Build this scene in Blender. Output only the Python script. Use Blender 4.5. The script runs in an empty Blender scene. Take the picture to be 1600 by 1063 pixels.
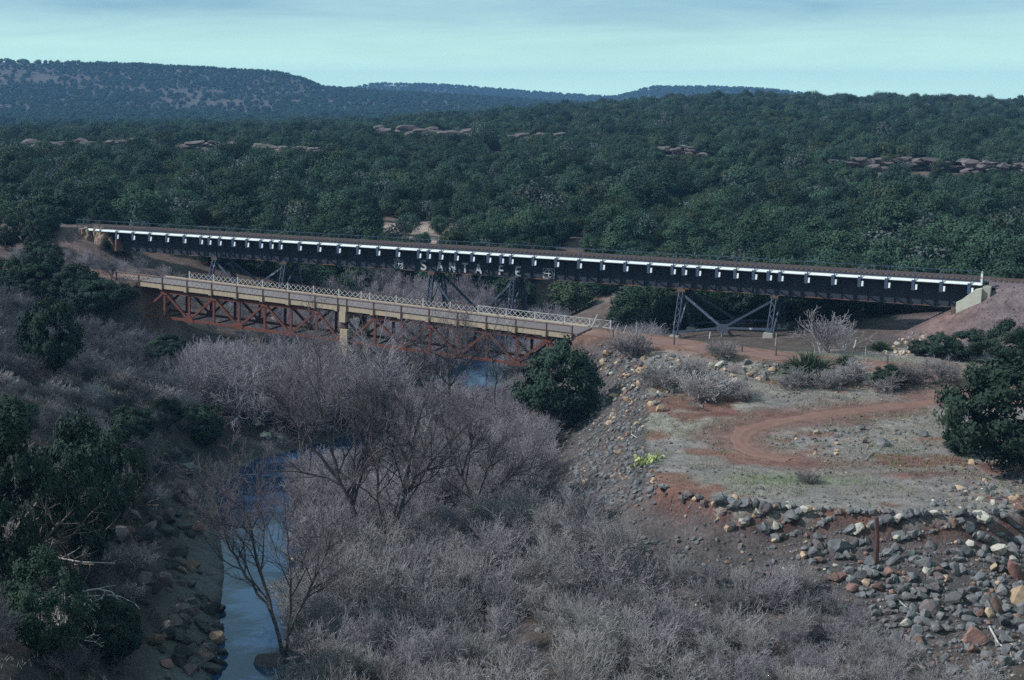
import bpy, math, random
import numpy as np
from mathutils import Vector, Matrix

random.seed(11)
RNG = np.random.default_rng(11)
S = bpy.context.scene
COL = S.collection
R = math.radians

# ------------------------------------------------------------------ camera, sky, sun, exposure
CZ = 32.0
PITCH = R(10.0)
FPX = 2222.0
cd = bpy.data.cameras.new('camera'); cam = bpy.data.objects.new('camera', cd); COL.objects.link(cam)
cam.location = (0, 0, CZ); cam.rotation_euler = (R(90) - PITCH, 0, 0)
cd.lens = 50; cd.sensor_width = 36; cd.clip_start = 0.5; cd.clip_end = 20000
S.camera = cam

SUN_EL = R(39); SUN_DIR2 = R(188)          # direction towards the sun, angle in plan from +X
sdir = Vector((math.cos(SUN_DIR2) * math.cos(SUN_EL), math.sin(SUN_DIR2) * math.cos(SUN_EL), math.sin(SUN_EL)))
w = bpy.data.worlds.new("World"); S.world = w; w.use_nodes = True
nt = w.node_tree; nt.nodes.clear()
wo = nt.nodes.new('ShaderNodeOutputWorld'); bg = nt.nodes.new('ShaderNodeBackground'); sky = nt.nodes.new('ShaderNodeTexSky')
sky.sky_type = 'NISHITA'; sky.sun_disc = False; sky.sun_elevation = SUN_EL
sky.sun_rotation = math.atan2(sdir.x, sdir.y)
sky.altitude = 1300; sky.air_density = 1.0; sky.dust_density = 0.6; sky.ozone_density = 1.6
bg.inputs['Strength'].default_value = 0.085
tint = nt.nodes.new('ShaderNodeMixRGB'); tint.blend_type = 'MULTIPLY'; tint.inputs['Fac'].default_value = 1
tint.inputs['Color2'].default_value = (0.55, 0.86, 1.25, 1)
nt.links.new(sky.outputs[0], tint.inputs['Color1'])
# thin cirrus: stretched noise on the sky direction
tc = nt.nodes.new('ShaderNodeTexCoord'); sep = nt.nodes.new('ShaderNodeSeparateXYZ'); nt.links.new(tc.outputs['Generated'], sep.inputs[0])
def wmath(op, a, b=None, clamp=False):
    n = nt.nodes.new('ShaderNodeMath'); n.operation = op; n.use_clamp = clamp
    for k, v in enumerate((a, b)):
        if v is None: continue
        if isinstance(v, (int, float)): n.inputs[k].default_value = v
        else: nt.links.new(v, n.inputs[k])
    return n.outputs[0]
zz = wmath('ADD', wmath('MAXIMUM', sep.outputs['Z'], 0.0), 0.10)
cx = wmath('DIVIDE', sep.outputs['X'], zz); cy = wmath('DIVIDE', sep.outputs['Y'], zz)
cmb = nt.nodes.new('ShaderNodeCombineXYZ'); nt.links.new(wmath('ADD', wmath('MULTIPLY', cx, 0.55), wmath('MULTIPLY', cy, 0.12)), cmb.inputs[0])
nt.links.new(wmath('MULTIPLY', cy, 0.75), cmb.inputs[1])
nz = nt.nodes.new('ShaderNodeTexNoise'); nz.inputs['Scale'].default_value = 1.25; nz.inputs['Detail'].default_value = 5
nz.inputs['Roughness'].default_value = 0.62; nz.inputs['Distortion'].default_value = 0.6
nt.links.new(cmb.outputs[0], nz.inputs['Vector'])
cl = nt.nodes.new('ShaderNodeMapRange'); cl.inputs['From Min'].default_value = 0.30; cl.inputs['From Max'].default_value = 0.70
cl.inputs['To Min'].default_value = 0.35; cl.inputs['To Max'].default_value = 0.95
nt.links.new(nz.outputs[0], cl.inputs[0])
cmix = nt.nodes.new('ShaderNodeMixRGB'); cmix.inputs['Color2'].default_value = (6.6, 10.6, 11.0, 1)
nt.links.new(cl.outputs[0], cmix.inputs['Fac']); nt.links.new(tint.outputs[0], cmix.inputs['Color1'])
hzn = nt.nodes.new('ShaderNodeMapRange'); hzn.inputs['From Min'].default_value = 0.0; hzn.inputs['From Max'].default_value = 0.055
hzn.inputs['To Min'].default_value = 0.9; hzn.inputs['To Max'].default_value = 0.0; nt.links.new(sep.outputs['Z'], hzn.inputs[0])
hmix = nt.nodes.new('ShaderNodeMixRGB'); hmix.inputs['Color2'].default_value = (11.8, 17.6, 14.0, 1)
nt.links.new(hzn.outputs[0], hmix.inputs['Fac']); nt.links.new(cmix.outputs[0], hmix.inputs['Color1']); cmix = hmix
nt.links.new(cmix.outputs[0], bg.inputs['Color']); nt.links.new(bg.outputs[0], wo.inputs['Surface'])

sl = bpy.data.lights.new('sun', 'SUN'); sl.energy = 5.0; sl.angle = R(0.5); sl.color = (0.93, 0.96, 1.0)
so = bpy.data.objects.new('sun', sl); COL.objects.link(so); so.location = (-200, -60, 200)
so.rotation_euler = sdir.to_track_quat('Z', 'Y').to_euler()
S.view_settings.view_transform = 'Standard'; S.view_settings.look = 'None'
S.view_settings.exposure = -0.20; S.view_settings.gamma = 1.0
S.cycles.max_bounces = 5; S.cycles.diffuse_bounces = 2; S.cycles.glossy_bounces = 2; S.cycles.volume_bounces = 0
S.cycles.transparent_max_bounces = 8; S.cycles.use_denoising = False

HAZE = 0.00016
# ------------------------------------------------------------------ helpers
def ray(px, py):
    u = (px - 800) / FPX; v = (531.5 - py) / FPX
    return np.array([u, math.cos(PITCH) + v * math.sin(PITCH), v * math.cos(PITCH) - math.sin(PITCH)])
def at_d(px, py, d):
    r = ray(px, py); return np.array([0, 0, CZ]) + r * (d / r[1])
def at_z(px, py, z):
    r = ray(px, py); return np.array([0, 0, CZ]) + r * ((z - CZ) / r[2])

def hash2(ix, iy, seed):
    h = (ix.astype(np.int64) * 374761393 + iy.astype(np.int64) * 668265263 + seed * 1442695041) & 0x7fffffff
    h = ((h ^ (h >> 13)) * 1274126177) & 0x7fffffff
    return ((h ^ (h >> 16)) & 0xffff) / 65535.0
def vnoise(x, y, seed=0):
    x = np.asarray(x, float); y = np.asarray(y, float)
    ix = np.floor(x); iy = np.floor(y); fx = x - ix; fy = y - iy
    fx = fx * fx * (3 - 2 * fx); fy = fy * fy * (3 - 2 * fy)
    a = hash2(ix, iy, seed); b = hash2(ix + 1, iy, seed); c = hash2(ix, iy + 1, seed); d = hash2(ix + 1, iy + 1, seed)
    return (a * (1 - fx) + b * fx) * (1 - fy) + (c * (1 - fx) + d * fx) * fy - 0.5
def fbm(x, y, seed=0, o=4):
    s = 0; a = 1.0
    for k in range(o):
        s = s + a * vnoise(x * 2 ** k, y * 2 ** k, seed + k); a *= 0.5
    return s
def sstep(a, b, x):
    t = np.clip((x - a) / (b - a), 0, 1); return t * t * (3 - 2 * t)

def polydist(x, y, poly):
    """distance to a polyline, side (+ = right of travel), and interpolated 3rd+ columns"""
    poly = np.asarray(poly, float); best = np.full(np.shape(x), 1e18); side = np.zeros(np.shape(x)); ext = np.zeros(np.shape(x)); along = np.zeros(np.shape(x))
    acc = 0.0
    for i in range(len(poly) - 1):
        ax, ay = poly[i, :2]; bx, by = poly[i + 1, :2]; dx, dy = bx - ax, by - ay; L = math.hypot(dx, dy)
        t = np.clip(((x - ax) * dx + (y - ay) * dy) / (L * L), 0, 1)
        d2 = (x - ax - t * dx) ** 2 + (y - ay - t * dy) ** 2
        m = d2 < best
        best = np.where(m, d2, best)
        side = np.where(m, np.sign((x - ax) * dy - (y - ay) * dx), side)
        along = np.where(m, acc + t * L, along)
        if poly.shape[1] > 2: ext = np.where(m, poly[i, 2] * (1 - t) + poly[i + 1, 2] * t, ext)
        acc += L
    return np.sqrt(best), side, ext, along

# ------------------------------------------------------------------ terrain
RIV = [(-5, -20), (-9, 40), (-12.3, 60), (-15.2, 76), (-17.0, 91), (-18.6, 102), (-20.6, 112), (-19.6, 119), (-15, 125), (-10, 131), (-6.5, 142),
       (-4, 158), (0, 180), (8, 215), (20, 260), (40, 330), (60, 420)]
CREST = [(9.0, 150), (10.5, 136), (12, 126), (11.5, 118), (10.5, 108), (9.6, 98), (9.4, 88.5), (13, 85.2), (20, 83.5), (27, 82.6), (33, 84.5), (42, 83), (60, 80), (130, 70)]
RA = at_d(122, 357, 190.0); RB = at_d(1534, 443, 143.0)          # railway deck edge, near side
GA = at_d(217, 440, 156.0); GB = at_d(894, 522, 136.0)           # road bridge deck edge, near side
ru = (RB - RA) / np.linalg.norm(RB - RA); gu = (GB - GA) / np.linalg.norm(GB - GA)
RL = float(np.linalg.norm(RB - RA)); GL = float(np.linalg.norm(GB - GA))
rn = np.array([-ru[1], ru[0], 0]); rn /= np.linalg.norm(rn); gn = np.array([-gu[1], gu[0], 0]); gn /= np.linalg.norm(gn)
RD = 5.2; GW = 4.9
gc = GB + gn * GW / 2
ROAD = [tuple(GB + gn * GW / 2 - gu * 0.3), tuple(GB + gn * GW / 2 + gu * 6), tuple(at_z(1100, 543, 8.35)), tuple(at_z(1250, 560, 8.1)), tuple(at_z(1400, 574, 7.9)), tuple(at_z(1520, 588, 7.8)),
        (58, 113, 7.8), (90, 100, 8.0), (140, 80, 9)]
ROADL = [tuple(GA + gn * GW / 2 + gu * 0.3), tuple(GA + gn * GW / 2 - gu * 8), (-62, 168, 11.6), (-90, 168, 13)]
rm0 = RA + rn * RD / 2; rm1 = RB + rn * RD / 2
EMB = [tuple(rm1 + ru * 4.2), tuple(rm1 + ru * 30), tuple(rm1 + ru * 70), tuple(rm1 + ru * 140)]
EMBL = [tuple(rm0 - ru * 1.5), tuple(rm0 - ru * 20), tuple(rm0 - ru * 80)]

def interp2(y, a, table):
    ys = [r[0] for r in table]; az = [-0.36, -0.1, 0.0, 0.15, 0.36]
    cols = [np.interp(y, ys, [r[1 + k] for r in table]) for k in range(5)]
    a = np.clip(a, -0.36, 0.3599); out = np.zeros(np.shape(y))
    for k in range(4):
        t = (a - az[k]) / (az[k + 1] - az[k]); m = (a >= az[k]) & (a < az[k + 1] + 1e-9)
        out = np.where(m, cols[k] * (1 - t) + cols[k + 1] * t, out)
    return out
FAR = [  # y, z at five lateral slopes
    (150, 9, 5, 3, 5, 8), (190, 11.5, 6.5, 4, 4.5, 8), (230, 12.4, 9, 8, 7.5, 9), (300, 13.8, 11.5, 11, 11, 11.5), (350, 14.4, 13.2, 13.2, 13.5, 13.5),
    (400, 14, 13.8, 15, 16, 15.5), (500, 12.8, 14, 17.0, 20, 18.5), (700, 10, 12.5, 18.2, 25.2, 22.0), (800, 7.5, 10.5, 17.5, 25.5, 22.0), (1000, 5, 6, 11, 15, 14), (1300, 6, 6, 6, 6, 6), (9000, 2, 2, 2, 2, 2)]

def ground(x, y, detail=True):
    x = np.asarray(x, float); y = np.asarray(y, float)
    dr, side, _, al = polydist(x, y, RIV)
    wob = 1.2 * fbm(x * 0.12, y * 0.12, 5, 3) if detail else 0
    d = dr + wob * sstep(2, 8, dr)
    d = d + np.interp(y, [60, 80, 92, 102, 112], [2.2, 2.15, 1.6, .5, -.2]) * np.clip(1 - dr / 8, 0, 1)
    near_l = np.interp(d, [0, 2.6, 3.6, 4.5, 6.5, 9.2, 12, 16, 25, 50, 100, 200], [-.7, -.5, .1, 1.0, 2.5, 6.0, 7.5, 9.4, 13, 23, 36, 50])
    far_l = np.interp(d, [0, 2.2, 3.3, 6, 20, 32, 45, 60, 100], [-.7, -.5, .1, .8, 1.8, 4.2, 7.4, 10.6, 16])
    wf = sstep(110, 138, y)
    left = near_l * (1 - wf) + far_l * wf
    flood = np.interp(d, [0, 2.4, 3.2, 4.2, 7, 14, 24, 40], [-.7, -.5, -.12, .12, .6, 1.1, 1.5, 2.0])
    dc, cs, _, cal = polydist(x, y, CREST)
    # which side of the crest: inside the terrace is to the left of travel when walking from far to near then right
    tin = cs < 0
    tz = 6.6 + 0.25 * fbm(x * .1, y * .1, 9, 3) + 0.03 * np.clip(y - 100, 0, 40) + np.clip(x - 45, 0, 60) * 0.03
    wcut = sstep(92, 87, y)
    cut = np.interp(dc, [0, .35, .9, 3.5, 8, 12, 20, 24], [0, -1.0, -1.75, -2.9, -4.6, -5.4, -6.2, -12])
    rip = np.interp(dc, [0, 1.5, 4, 7.5, 10, 14], [0, -.6, -2.6, -5.0, -5.8, -12])
    slope = tz + cut * wcut + rip * (1 - wcut)
    right_near = np.where(tin, tz, np.maximum(slope, flood))
    right_far = np.interp(d, [0, 2.4, 3.4, 6, 15, 22, 40, 70, 120], [-.7, -.45, .1, .8, 2.5, 4.6, 6.2, 9, 13])
    wr = sstep(128, 150, y)
    right = right_near * (1 - wr) + right_far * wr
    z = np.where(side < 0, left, right)
    zf = interp2(y, x / np.maximum(y, 60), FAR)
    wfar = sstep(175, 225, y) * sstep(2.5, 12, dr + np.clip(y - 210, 0, 50))
    z = z * (1 - wfar) + zf * wfar
    if detail:
        z = z + wfar * 0.9 * fbm(x * .03, y * .03, 21, 3)
        z = z + 0.35 * fbm(x * .25, y * .25, 3, 3) * sstep(3, 6, dr) * (1 - 0.75 * (tin & (side > 0) & (y < 128)))
    # photographer's slope
    z = np.maximum(z, 30.2 - 0.72 * np.sqrt((y + 2) ** 2 + 0.02 * x ** 2) * np.where(y > -2, 1, 0.05))
    # embankments and road shoulders
    for e, hw, sl_ in ((EMB, 2.7, 0.62), (EMBL, 2.7, 0.75)):
        de, _, ze, _ = polydist(x, y, e)
        h = ze - 0.12 - np.maximum(de - hw, 0) * sl_
        z = np.maximum(z, np.where(de < 40, h, -99))
    for rd in (ROAD, ROADL):
        de, _, ze, _ = polydist(x, y, rd)
        k = sstep(6.5, 2.3, de)
        if rd is ROAD:
            k = k * sstep(-1.5, 0.5, (x - gc[0]) * gu[0] + (y - gc[1]) * gu[1])
        else:
            gl = GA + gn * GW / 2
            k = k * sstep(-1.5, 0.5, -((x - gl[0]) * gu[0] + (y - gl[1]) * gu[1]))
        z = z * (1 - k) + (ze - 0.06) * k
    # keep the ground out of the bridges' openings
    sx = (x - GA[0]) * gu[0] + (y - GA[1]) * gu[1]; sy = (x - GA[0]) * gn[0] + (y - GA[1]) * gn[1]
    m = sstep(-1.0, 2.5, sx) * sstep(GL + 1.0, GL - 3.0, sx) * sstep(-7, -2, sy) * sstep(GW + 7, GW + 2, sy)
    lim = np.interp(sx, [0, 5, 14, 40, 46, GL], [7.6, 6.4, 3.0, 3.0, 5.5, 6.6])
    z = z - m * np.maximum(z - lim, 0)
    return z
def gz(x, y): return float(ground(np.array([x]), np.array([y]))[0])
def hit(px, py, lo=45.0, hi=1400.0):
    """the point where the ground meets the sight line of a place measured in the photograph"""
    r = ray(px, py); ds = np.concatenate([np.arange(lo, 260, .5), np.arange(260, hi, 3.0)])
    P = np.array([0, 0, CZ])[None] + r[None] * (ds / r[1])[:, None]
    g = ground(P[:, 0], P[:, 1]); k = np.argmax(P[:, 2] <= g)
    return np.array([P[k, 0], P[k, 1], g[k]])

# ------------------------------------------------------------------ materials
def lk(t, a, b): t.links.new(a, b)
def material(name, c1, c2=None, scale=3.0, rough=0.9, bump=0.0, bscale=None, detail=6, lo=0.35, hi=0.65, metal=0.0, rand=0.0, c3=None, s3=0.7, lo3=.55, hi3=.7, spec=0.2, coord='Object', stretch=None):
    m = bpy.data.materials.new(name); m.use_nodes = True; t = m.node_tree; b = t.nodes['Principled BSDF']
    b.inputs['Roughness'].default_value = rough; b.inputs['Metallic'].default_value = metal
    b.inputs['Specular IOR Level'].default_value = spec
    tcn = t.nodes.new('ShaderNodeTexCoord'); vec = tcn.outputs[coord]
    if stretch:
        mp = t.nodes.new('ShaderNodeMapping'); mp.inputs['Scale'].default_value = stretch; lk(t, vec, mp.inputs['Vector']); vec = mp.outputs[0]
    def noise(sc, det=detail):
        n = t.nodes.new('ShaderNodeTexNoise'); n.inputs['Scale'].default_value = sc; n.inputs['Detail'].default_value = det
        n.inputs['Roughness'].default_value = 0.65; lk(t, vec, n.inputs['Vector']); return n.outputs[0]
    def mixc(f, a, bb, typ='MIX'):
        n = t.nodes.new('ShaderNodeMixRGB'); n.blend_type = typ
        for i, v in ((0, f), (1, a), (2, bb)):
            if isinstance(v, (int, float)): n.inputs[i].default_value = v
            elif isinstance(v, tuple): n.inputs[i].default_value = v + (1,)
            else: lk(t, v, n.inputs[i])
        return n.outputs[0]
    def ramp(f, a, bb):
        n = t.nodes.new('ShaderNodeMapRange'); n.inputs[1].default_value = a; n.inputs[2].default_value = bb; lk(t, f, n.inputs[0]); return n.outputs[0]
    col = None
    if c2 is None:
        rgb = t.nodes.new('ShaderNodeRGB'); rgb.outputs[0].default_value = c1 + (1,); col = rgb.outputs[0]
    else:
        col = mixc(ramp(noise(scale), lo, hi), c1, c2)
    if c3 is not None: col = mixc(ramp(noise(s3), lo3, hi3), col, c3)
    if rand > 0:
        oi = t.nodes.new('ShaderNodeObjectInfo'); hs = t.nodes.new('ShaderNodeHueSaturation')
        mr = t.nodes.new('ShaderNodeMapRange'); mr.inputs[3].default_value = 1 - rand; mr.inputs[4].default_value = 1 + rand
        lk(t, oi.outputs['Random'], mr.inputs[0]); lk(t, mr.outputs[0], hs.inputs['Value'])
        mh = t.nodes.new('ShaderNodeMath'); mh.operation = 'MULTIPLY_ADD'; mh.inputs[1].default_value = 7.13; mh.inputs[2].default_value = 0
        lk(t, oi.outputs['Random'], mh.inputs[0]); fr = t.nodes.new('ShaderNodeMath'); fr.operation = 'FRACT'; lk(t, mh.outputs[0], fr.inputs[0])
        mr2 = t.nodes.new('ShaderNodeMapRange'); mr2.inputs[3].default_value = 0.5 - rand * .06; mr2.inputs[4].default_value = 0.5 + rand * .06
        lk(t, fr.outputs[0], mr2.inputs[0]); lk(t, mr2.outputs[0], hs.inputs['Hue'])
        lk(t, col, hs.inputs['Color']); col = hs.outputs[0]
    lk(t, col, b.inputs['Base Color'])
    if bump > 0:
        bn = t.nodes.new('ShaderNodeBump'); bn.inputs['Strength'].default_value = bump; bn.inputs['Distance'].default_value = 0.1
        lk(t, noise(bscale or scale * 3), bn.inputs['Height']); lk(t, bn.outputs[0], b.inputs['Normal'])
    return m

def ground_material():
    m = material('ground_soil', (0.5, 0.5, 0.5), None)
    t = m.node_tree; b = t.nodes['Principled BSDF']
    at = t.nodes.new('ShaderNodeAttribute'); at.attribute_name = 'soil'
    tcn = t.nodes.new('ShaderNodeTexCoord'); col = at.outputs['Color']
    for sc, lo, hi, det in ((0.9, .55, 1.4, 8), (7.0, .5, 1.45, 6)):
        n = t.nodes.new('ShaderNodeTexNoise'); n.inputs['Scale'].default_value = sc; n.inputs['Detail'].default_value = det; n.inputs['Roughness'].default_value = .7
        lk(t, tcn.outputs['Object'], n.inputs['Vector'])
        mr = t.nodes.new('ShaderNodeMapRange'); mr.inputs[1].default_value = .3; mr.inputs[2].default_value = .7; mr.inputs[3].default_value = lo; mr.inputs[4].default_value = hi
        lk(t, n.outputs[0], mr.inputs[0])
        mx = t.nodes.new('ShaderNodeMixRGB'); mx.blend_type = 'MULTIPLY'; mx.inputs[0].default_value = 1
        lk(t, col, mx.inputs[1]); lk(t, mr.outputs[0], mx.inputs[2]); col = mx.outputs[0]
    lk(t, col, b.inputs['Base Color'])
    bn = t.nodes.new('ShaderNodeBump'); bn.inputs['Strength'].default_value = .8; bn.inputs['Distance'].default_value = .25
    n = t.nodes.new('ShaderNodeTexNoise'); n.inputs['Scale'].default_value = 3.5; n.inputs['Detail'].default_value = 8; n.inputs['Roughness'].default_value = .7
    lk(t, tcn.outputs['Object'], n.inputs['Vector']); lk(t, n.outputs[0], bn.inputs['Height']); lk(t, bn.outputs[0], b.inputs['Normal'])
    return m

M = {}
M['ground'] = ground_material()
M['road'] = material('road_dirt', (.25, .135, .105), (.19, .11, .095), 2.0, bump=.5, bscale=12, c3=(.30, .17, .13), s3=.5)
M['track'] = material('track_dirt', (.25, .135, .105), (.20, .105, .08), 1.2, bump=.5, bscale=9, c3=(.22, .12, .09), s3=.6)
M['leaf'] = material('juniper_leaf', (.029, .058, .039), (.053, .082, .046), 0.6, rough=.8, rand=.5, spec=.1)
M['leaf_near'] = material('juniper_leaf_near', (.024, .044, .032), (.042, .062, .038), 0.9, rough=.8, rand=.2, spec=.1)
M['leaf_olive'] = material('olive_leaf', (.045, .066, .035), (.07, .082, .045), 0.8, rough=.8, rand=.25, spec=.1)
M['leaf_grey'] = material('grey_scrub_leaf', (.10, .11, .095), (.07, .085, .075), 0.8, rough=.9, rand=.25, spec=.1)
M['bark'] = material('juniper_bark', (.12, .09, .075), (.2, .16, .14), 4, bump=.4, rand=.1)
M['bark_dark'] = material('cottonwood_bark', (.085, .07, .068), (.14, .115, .11), 5, bump=.5)
M['twig'] = material('purple_grey_twig', (.33, .285, .305), (.185, .16, .178), 1.2, rand=.25)
M['twig_tree'] = material('reddish_grey_twig', (.20, .155, .165), (.12, .095, .11), .5, rand=.15)
M['twig_shade'] = material('blue_grey_twig_painted_shade', (.13, .125, .14), (.08, .08, .09), 1.0, rand=.3)  # darker copy of the shrub twigs, left bank shade put into the colour
M['twig_tan'] = material('tan_grey_twig', (.37, .33, .315), (.23, .205, .20), 1.0, rand=.25)
M['twig_pale'] = material('pale_dry_twig', (.40, .36, .35), (.28, .24, .25), 2, rand=.2)
M['twig_dry'] = material('dry_scrub_twig', (.30, .26, .25), (.21, .185, .19), 2, rand=.25)
M['deadwood'] = material('bleached_wood', (.55, .50, .45), (.36, .32, .30), 5, bump=.3, c3=(.2, .16, .14), s3=2)
M['post_wood'] = material('weathered_post_wood', (.11, .075, .06), (.18, .13, .11), 6, bump=.4)
M['rock_grey'] = material('basalt_rock', (.115, .112, .115), (.20, .19, .185), 1.6, bump=.6, bscale=7, c3=(.28, .24, .22), s3=1.1, lo3=.58, hi3=.68, rand=.3)
M['rock_dark'] = material('bank_rock_painted_shade', (.05, .048, .052), (.085, .08, .08), 1.6, bump=.6, bscale=7, rand=.3)  # dry rock, darkened so its colour carries the shade of the left bank
M['rock_tan'] = material('tan_sandstone_rock', (.48, .34, .21), (.36, .25, .17), 1.6, bump=.5, bscale=7, c3=(.2, .13, .1), s3=1.3, lo3=.6, hi3=.7, rand=.2)
M['rock_pale'] = material('pale_limestone_rock', (.54, .49, .40), (.38, .34, .28), 1.6, bump=.5, bscale=7, c3=(.3, .24, .2), s3=1.5, lo3=.6, hi3=.7, rand=.1)
M['rock_red'] = material('reddish_rock', (.25, .14, .105), (.17, .10, .085), 1.6, bump=.6, bscale=7, rand=.25)
M['rock_mauve'] = material('mauve_ledge_rock', (.17, .13, .125), (.10, .082, .08), .8, bump=.8, bscale=3, c3=(.24, .185, .17), s3=.6, rand=.25)
M['concrete_cream'] = material('cream_concrete', (.55, .43, .30), (.43, .32, .23), 1.5, bump=.15, c3=(.22, .14, .10), s3=3.2, lo3=.60, hi3=.75, stretch=(1.6, 1.6, .25))
M['concrete_grey'] = material('weathered_concrete', (.42, .38, .31), (.33, .29, .25), 1.1, bump=.3, bscale=8)
M['white_paint'] = material('white_paint', (.86, .86, .82), (.74, .75, .73), 3)
M['steel_blue'] = material('blue_grey_steel', (.075, .10, .16), (.055, .075, .12), 2, rough=.6)
M['girder'] = material('dark_girder_paint', (.032, .036, .050), (.048, .050, .066), 1.0, rough=.75, c3=(.085, .05, .04), s3=.7, lo3=.62, hi3=.72)
M['flange'] = material('rusting_flange', (.20, .10, .05), (.08, .07, .08), .35, rough=.85, lo=.45, hi=.55)
M['tower'] = material('peeling_tower_paint', (.055, .065, .10), (.075, .085, .12), 2, rough=.8, c3=(.38, .40, .40), s3=2.4, lo3=.60, hi3=.66)
M['rust'] = material('rusty_red_steel', (.20, .066, .045), (.14, .052, .040), 1.5, rough=.85, c3=(.27, .13, .09), s3=1.8, lo3=.6, hi3=.72)
M['rust_dark'] = material('dark_rusty_steel', (.085, .045, .04), (.12, .06, .05), 2, rough=.85)
M['lattice'] = material('silver_lattice', (.50, .46, .43), (.34, .27, .24), 1.0, rough=.7, c3=(.22, .13, .10), s3=.12, lo3=.5, hi3=.6)
M['lattice_white'] = material('white_lattice', (.54, .52, .49), (.40, .36, .33), 1.0, rough=.7)
M['trough'] = material('maroon_ballast_curb', (.045, .048, .07), (.06, .058, .075), .8, bump=.3, bscale=10)
M['ballast'] = material('ballast_stone', (.20, .145, .15), (.13, .10, .11), 9, bump=.9, bscale=14)
M['tie'] = material('timber_tie', (.09, .07, .06), (.13, .1, .085), 5)
M['rail'] = material('rail_steel', (.16, .10, .08), (.2, .14, .12), 4, rough=.5, metal=.4)
M['grass'] = material('dry_grass', (.33, .29, .19), (.24, .22, .14), .5, rand=0, c3=(.16, .20, .10), s3=.16, lo3=.52, hi3=.62)
M['grass_pale'] = material('pale_dry_grass', (.38, .35, .29), (.27, .24, .21), .5)
M['cactus'] = material('prickly_pear_pad', (.42, .44, .16), (.33, .36, .13), 6, rough=.6)
M['yucca'] = material('yucca_leaf', (.06, .085, .05), (.09, .10, .06), 2, rough=.6)
M['deck_gravel'] = material('deck_gravel', (.22, .17, .165), (.16, .125, .125), 3, bump=.4, bscale=14)
M['letter_paint'] = material('faded_white_lettering', (.62, .62, .60), (.42, .42, .42), 3)
wm = bpy.data.materials.new('river_water'); wm.use_nodes = True; M['water'] = wm
wb = wm.node_tree.nodes['Principled BSDF']; wb.inputs['Base Color'].default_value = (.020, .050, .11, 1); wb.inputs['Roughness'].default_value = .06; wb.inputs['IOR'].default_value = 1.33
_n = wm.node_tree.nodes.new('ShaderNodeTexNoise'); _n.inputs['Scale'].default_value = 2.2; _n.inputs['Detail'].default_value = 4
_tc = wm.node_tree.nodes.new('ShaderNodeTexCoord'); lk(wm.node_tree, _tc.outputs['Object'], _n.inputs['Vector'])
_b = wm.node_tree.nodes.new('ShaderNodeBump'); _b.inputs['Strength'].default_value = .12; _b.inputs['Distance'].default_value = .1
lk(wm.node_tree, _n.outputs[0], _b.inputs['Height']); lk(wm.node_tree, _b.outputs[0], wb.inputs['Normal'])

# ------------------------------------------------------------------ mesh tools
def mesh_np(name, V, F, mat=None, smooth=False):
    V = np.asarray(V, np.float32); F = np.asarray(F, np.int32)
    me = bpy.data.meshes.new(name); n = F.shape[1]
    me.vertices.add(len(V)); me.vertices.foreach_set('co', V.ravel())
    me.loops.add(F.size); me.loops.foreach_set('vertex_index', F.ravel())
    me.polygons.add(len(F)); me.polygons.foreach_set('loop_start', np.arange(0, F.size, n, dtype=np.int32))
    me.update(calc_edges=True)
    me.polygons.foreach_set('use_smooth', np.full(len(F), smooth)); me.update()
    if mat: me.materials.append(mat)
    return me
def link(name, me, parent=None, loc=(0, 0, 0), rot=(0, 0, 0), scale=(1, 1, 1), **kw):
    o = bpy.data.objects.new(name, me); COL.objects.link(o); o.parent = parent
    o.location = loc; o.rotation_euler = rot; o.scale = scale
    for k, v in kw.items(): o[k] = v
    return o
def root(name, loc, rz=0, **kw):
    o = link(name, None, None, loc, (0, 0, rz), **kw); o.empty_display_size = .3; return o

class MB:
    def __init__(s): s.v = []; s.f = []; s.n = 0
    def add(s, V, F):
        V = np.asarray(V, float)
        s.v.append(V); s.f += [tuple(int(i) + s.n for i in f) for f in F]; s.n += len(V); return s
    def box(s, lo, hi):
        (a, b, c), (d, e, f) = lo, hi
        return s.add([(a, b, c), (d, b, c), (d, e, c), (a, e, c), (a, b, f), (d, b, f), (d, e, f), (a, e, f)],
                     [(3, 2, 1, 0), (4, 5, 6, 7), (0, 1, 5, 4), (1, 2, 6, 5), (2, 3, 7, 6), (3, 0, 4, 7)])
    def bar(s, p, q, wd, ht, up=(0, 0, 1)):
        p = Vector(p); q = Vector(q); d = (q - p).normalized(); u = Vector(up)
        sx = d.cross(u)
        if sx.length < 1e-4: sx = d.cross(Vector((0, 1, 0)))
        sx.normalize(); uu = sx.cross(d).normalized()
        vs = []
        for e in (p, q):
            for a, b in ((-1, -1), (1, -1), (1, 1), (-1, 1)): vs.append(tuple(e + sx * (a * wd / 2) + uu * (b * ht / 2)))
        return s.add(vs, [(3, 2, 1, 0), (4, 5, 6, 7), (0, 1, 5, 4), (1, 2, 6, 5), (2, 3, 7, 6), (3, 0, 4, 7)])
    def tube(s, pts, rad, k=5, cap=True):
        V, F = tube_np(np.asarray(pts, float), np.asarray(rad, float), k)
        F = [tuple(f) for f in F]
        if cap:
            n = len(pts); F.append(tuple(range(k - 1, -1, -1))); F.append(tuple((n - 1) * k + i for i in range(k)))
        return s.add(V, F)
    def prism(s, outline, y0, y1):
        """outline in x,z extruded in y"""
        n = len(outline); V = [(x, y0, z) for x, z in outline] + [(x, y1, z) for x, z in outline]
        F = [tuple(range(n)), tuple(range(2 * n - 1, n - 1, -1))] + [(i + n, (i + 1) % n + n, (i + 1) % n, i) for i in range(n)]
        return s.add(V, F)
    def mesh(s, name, mat, smooth=False):
        me = bpy.data.meshes.new(name); me.from_pydata(np.concatenate(s.v).tolist(), [], s.f)
        if smooth: me.polygons.foreach_set('use_smooth', np.full(len(me.polygons), True))
        me.update()
        if mat: me.materials.append(mat)
        return me

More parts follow.
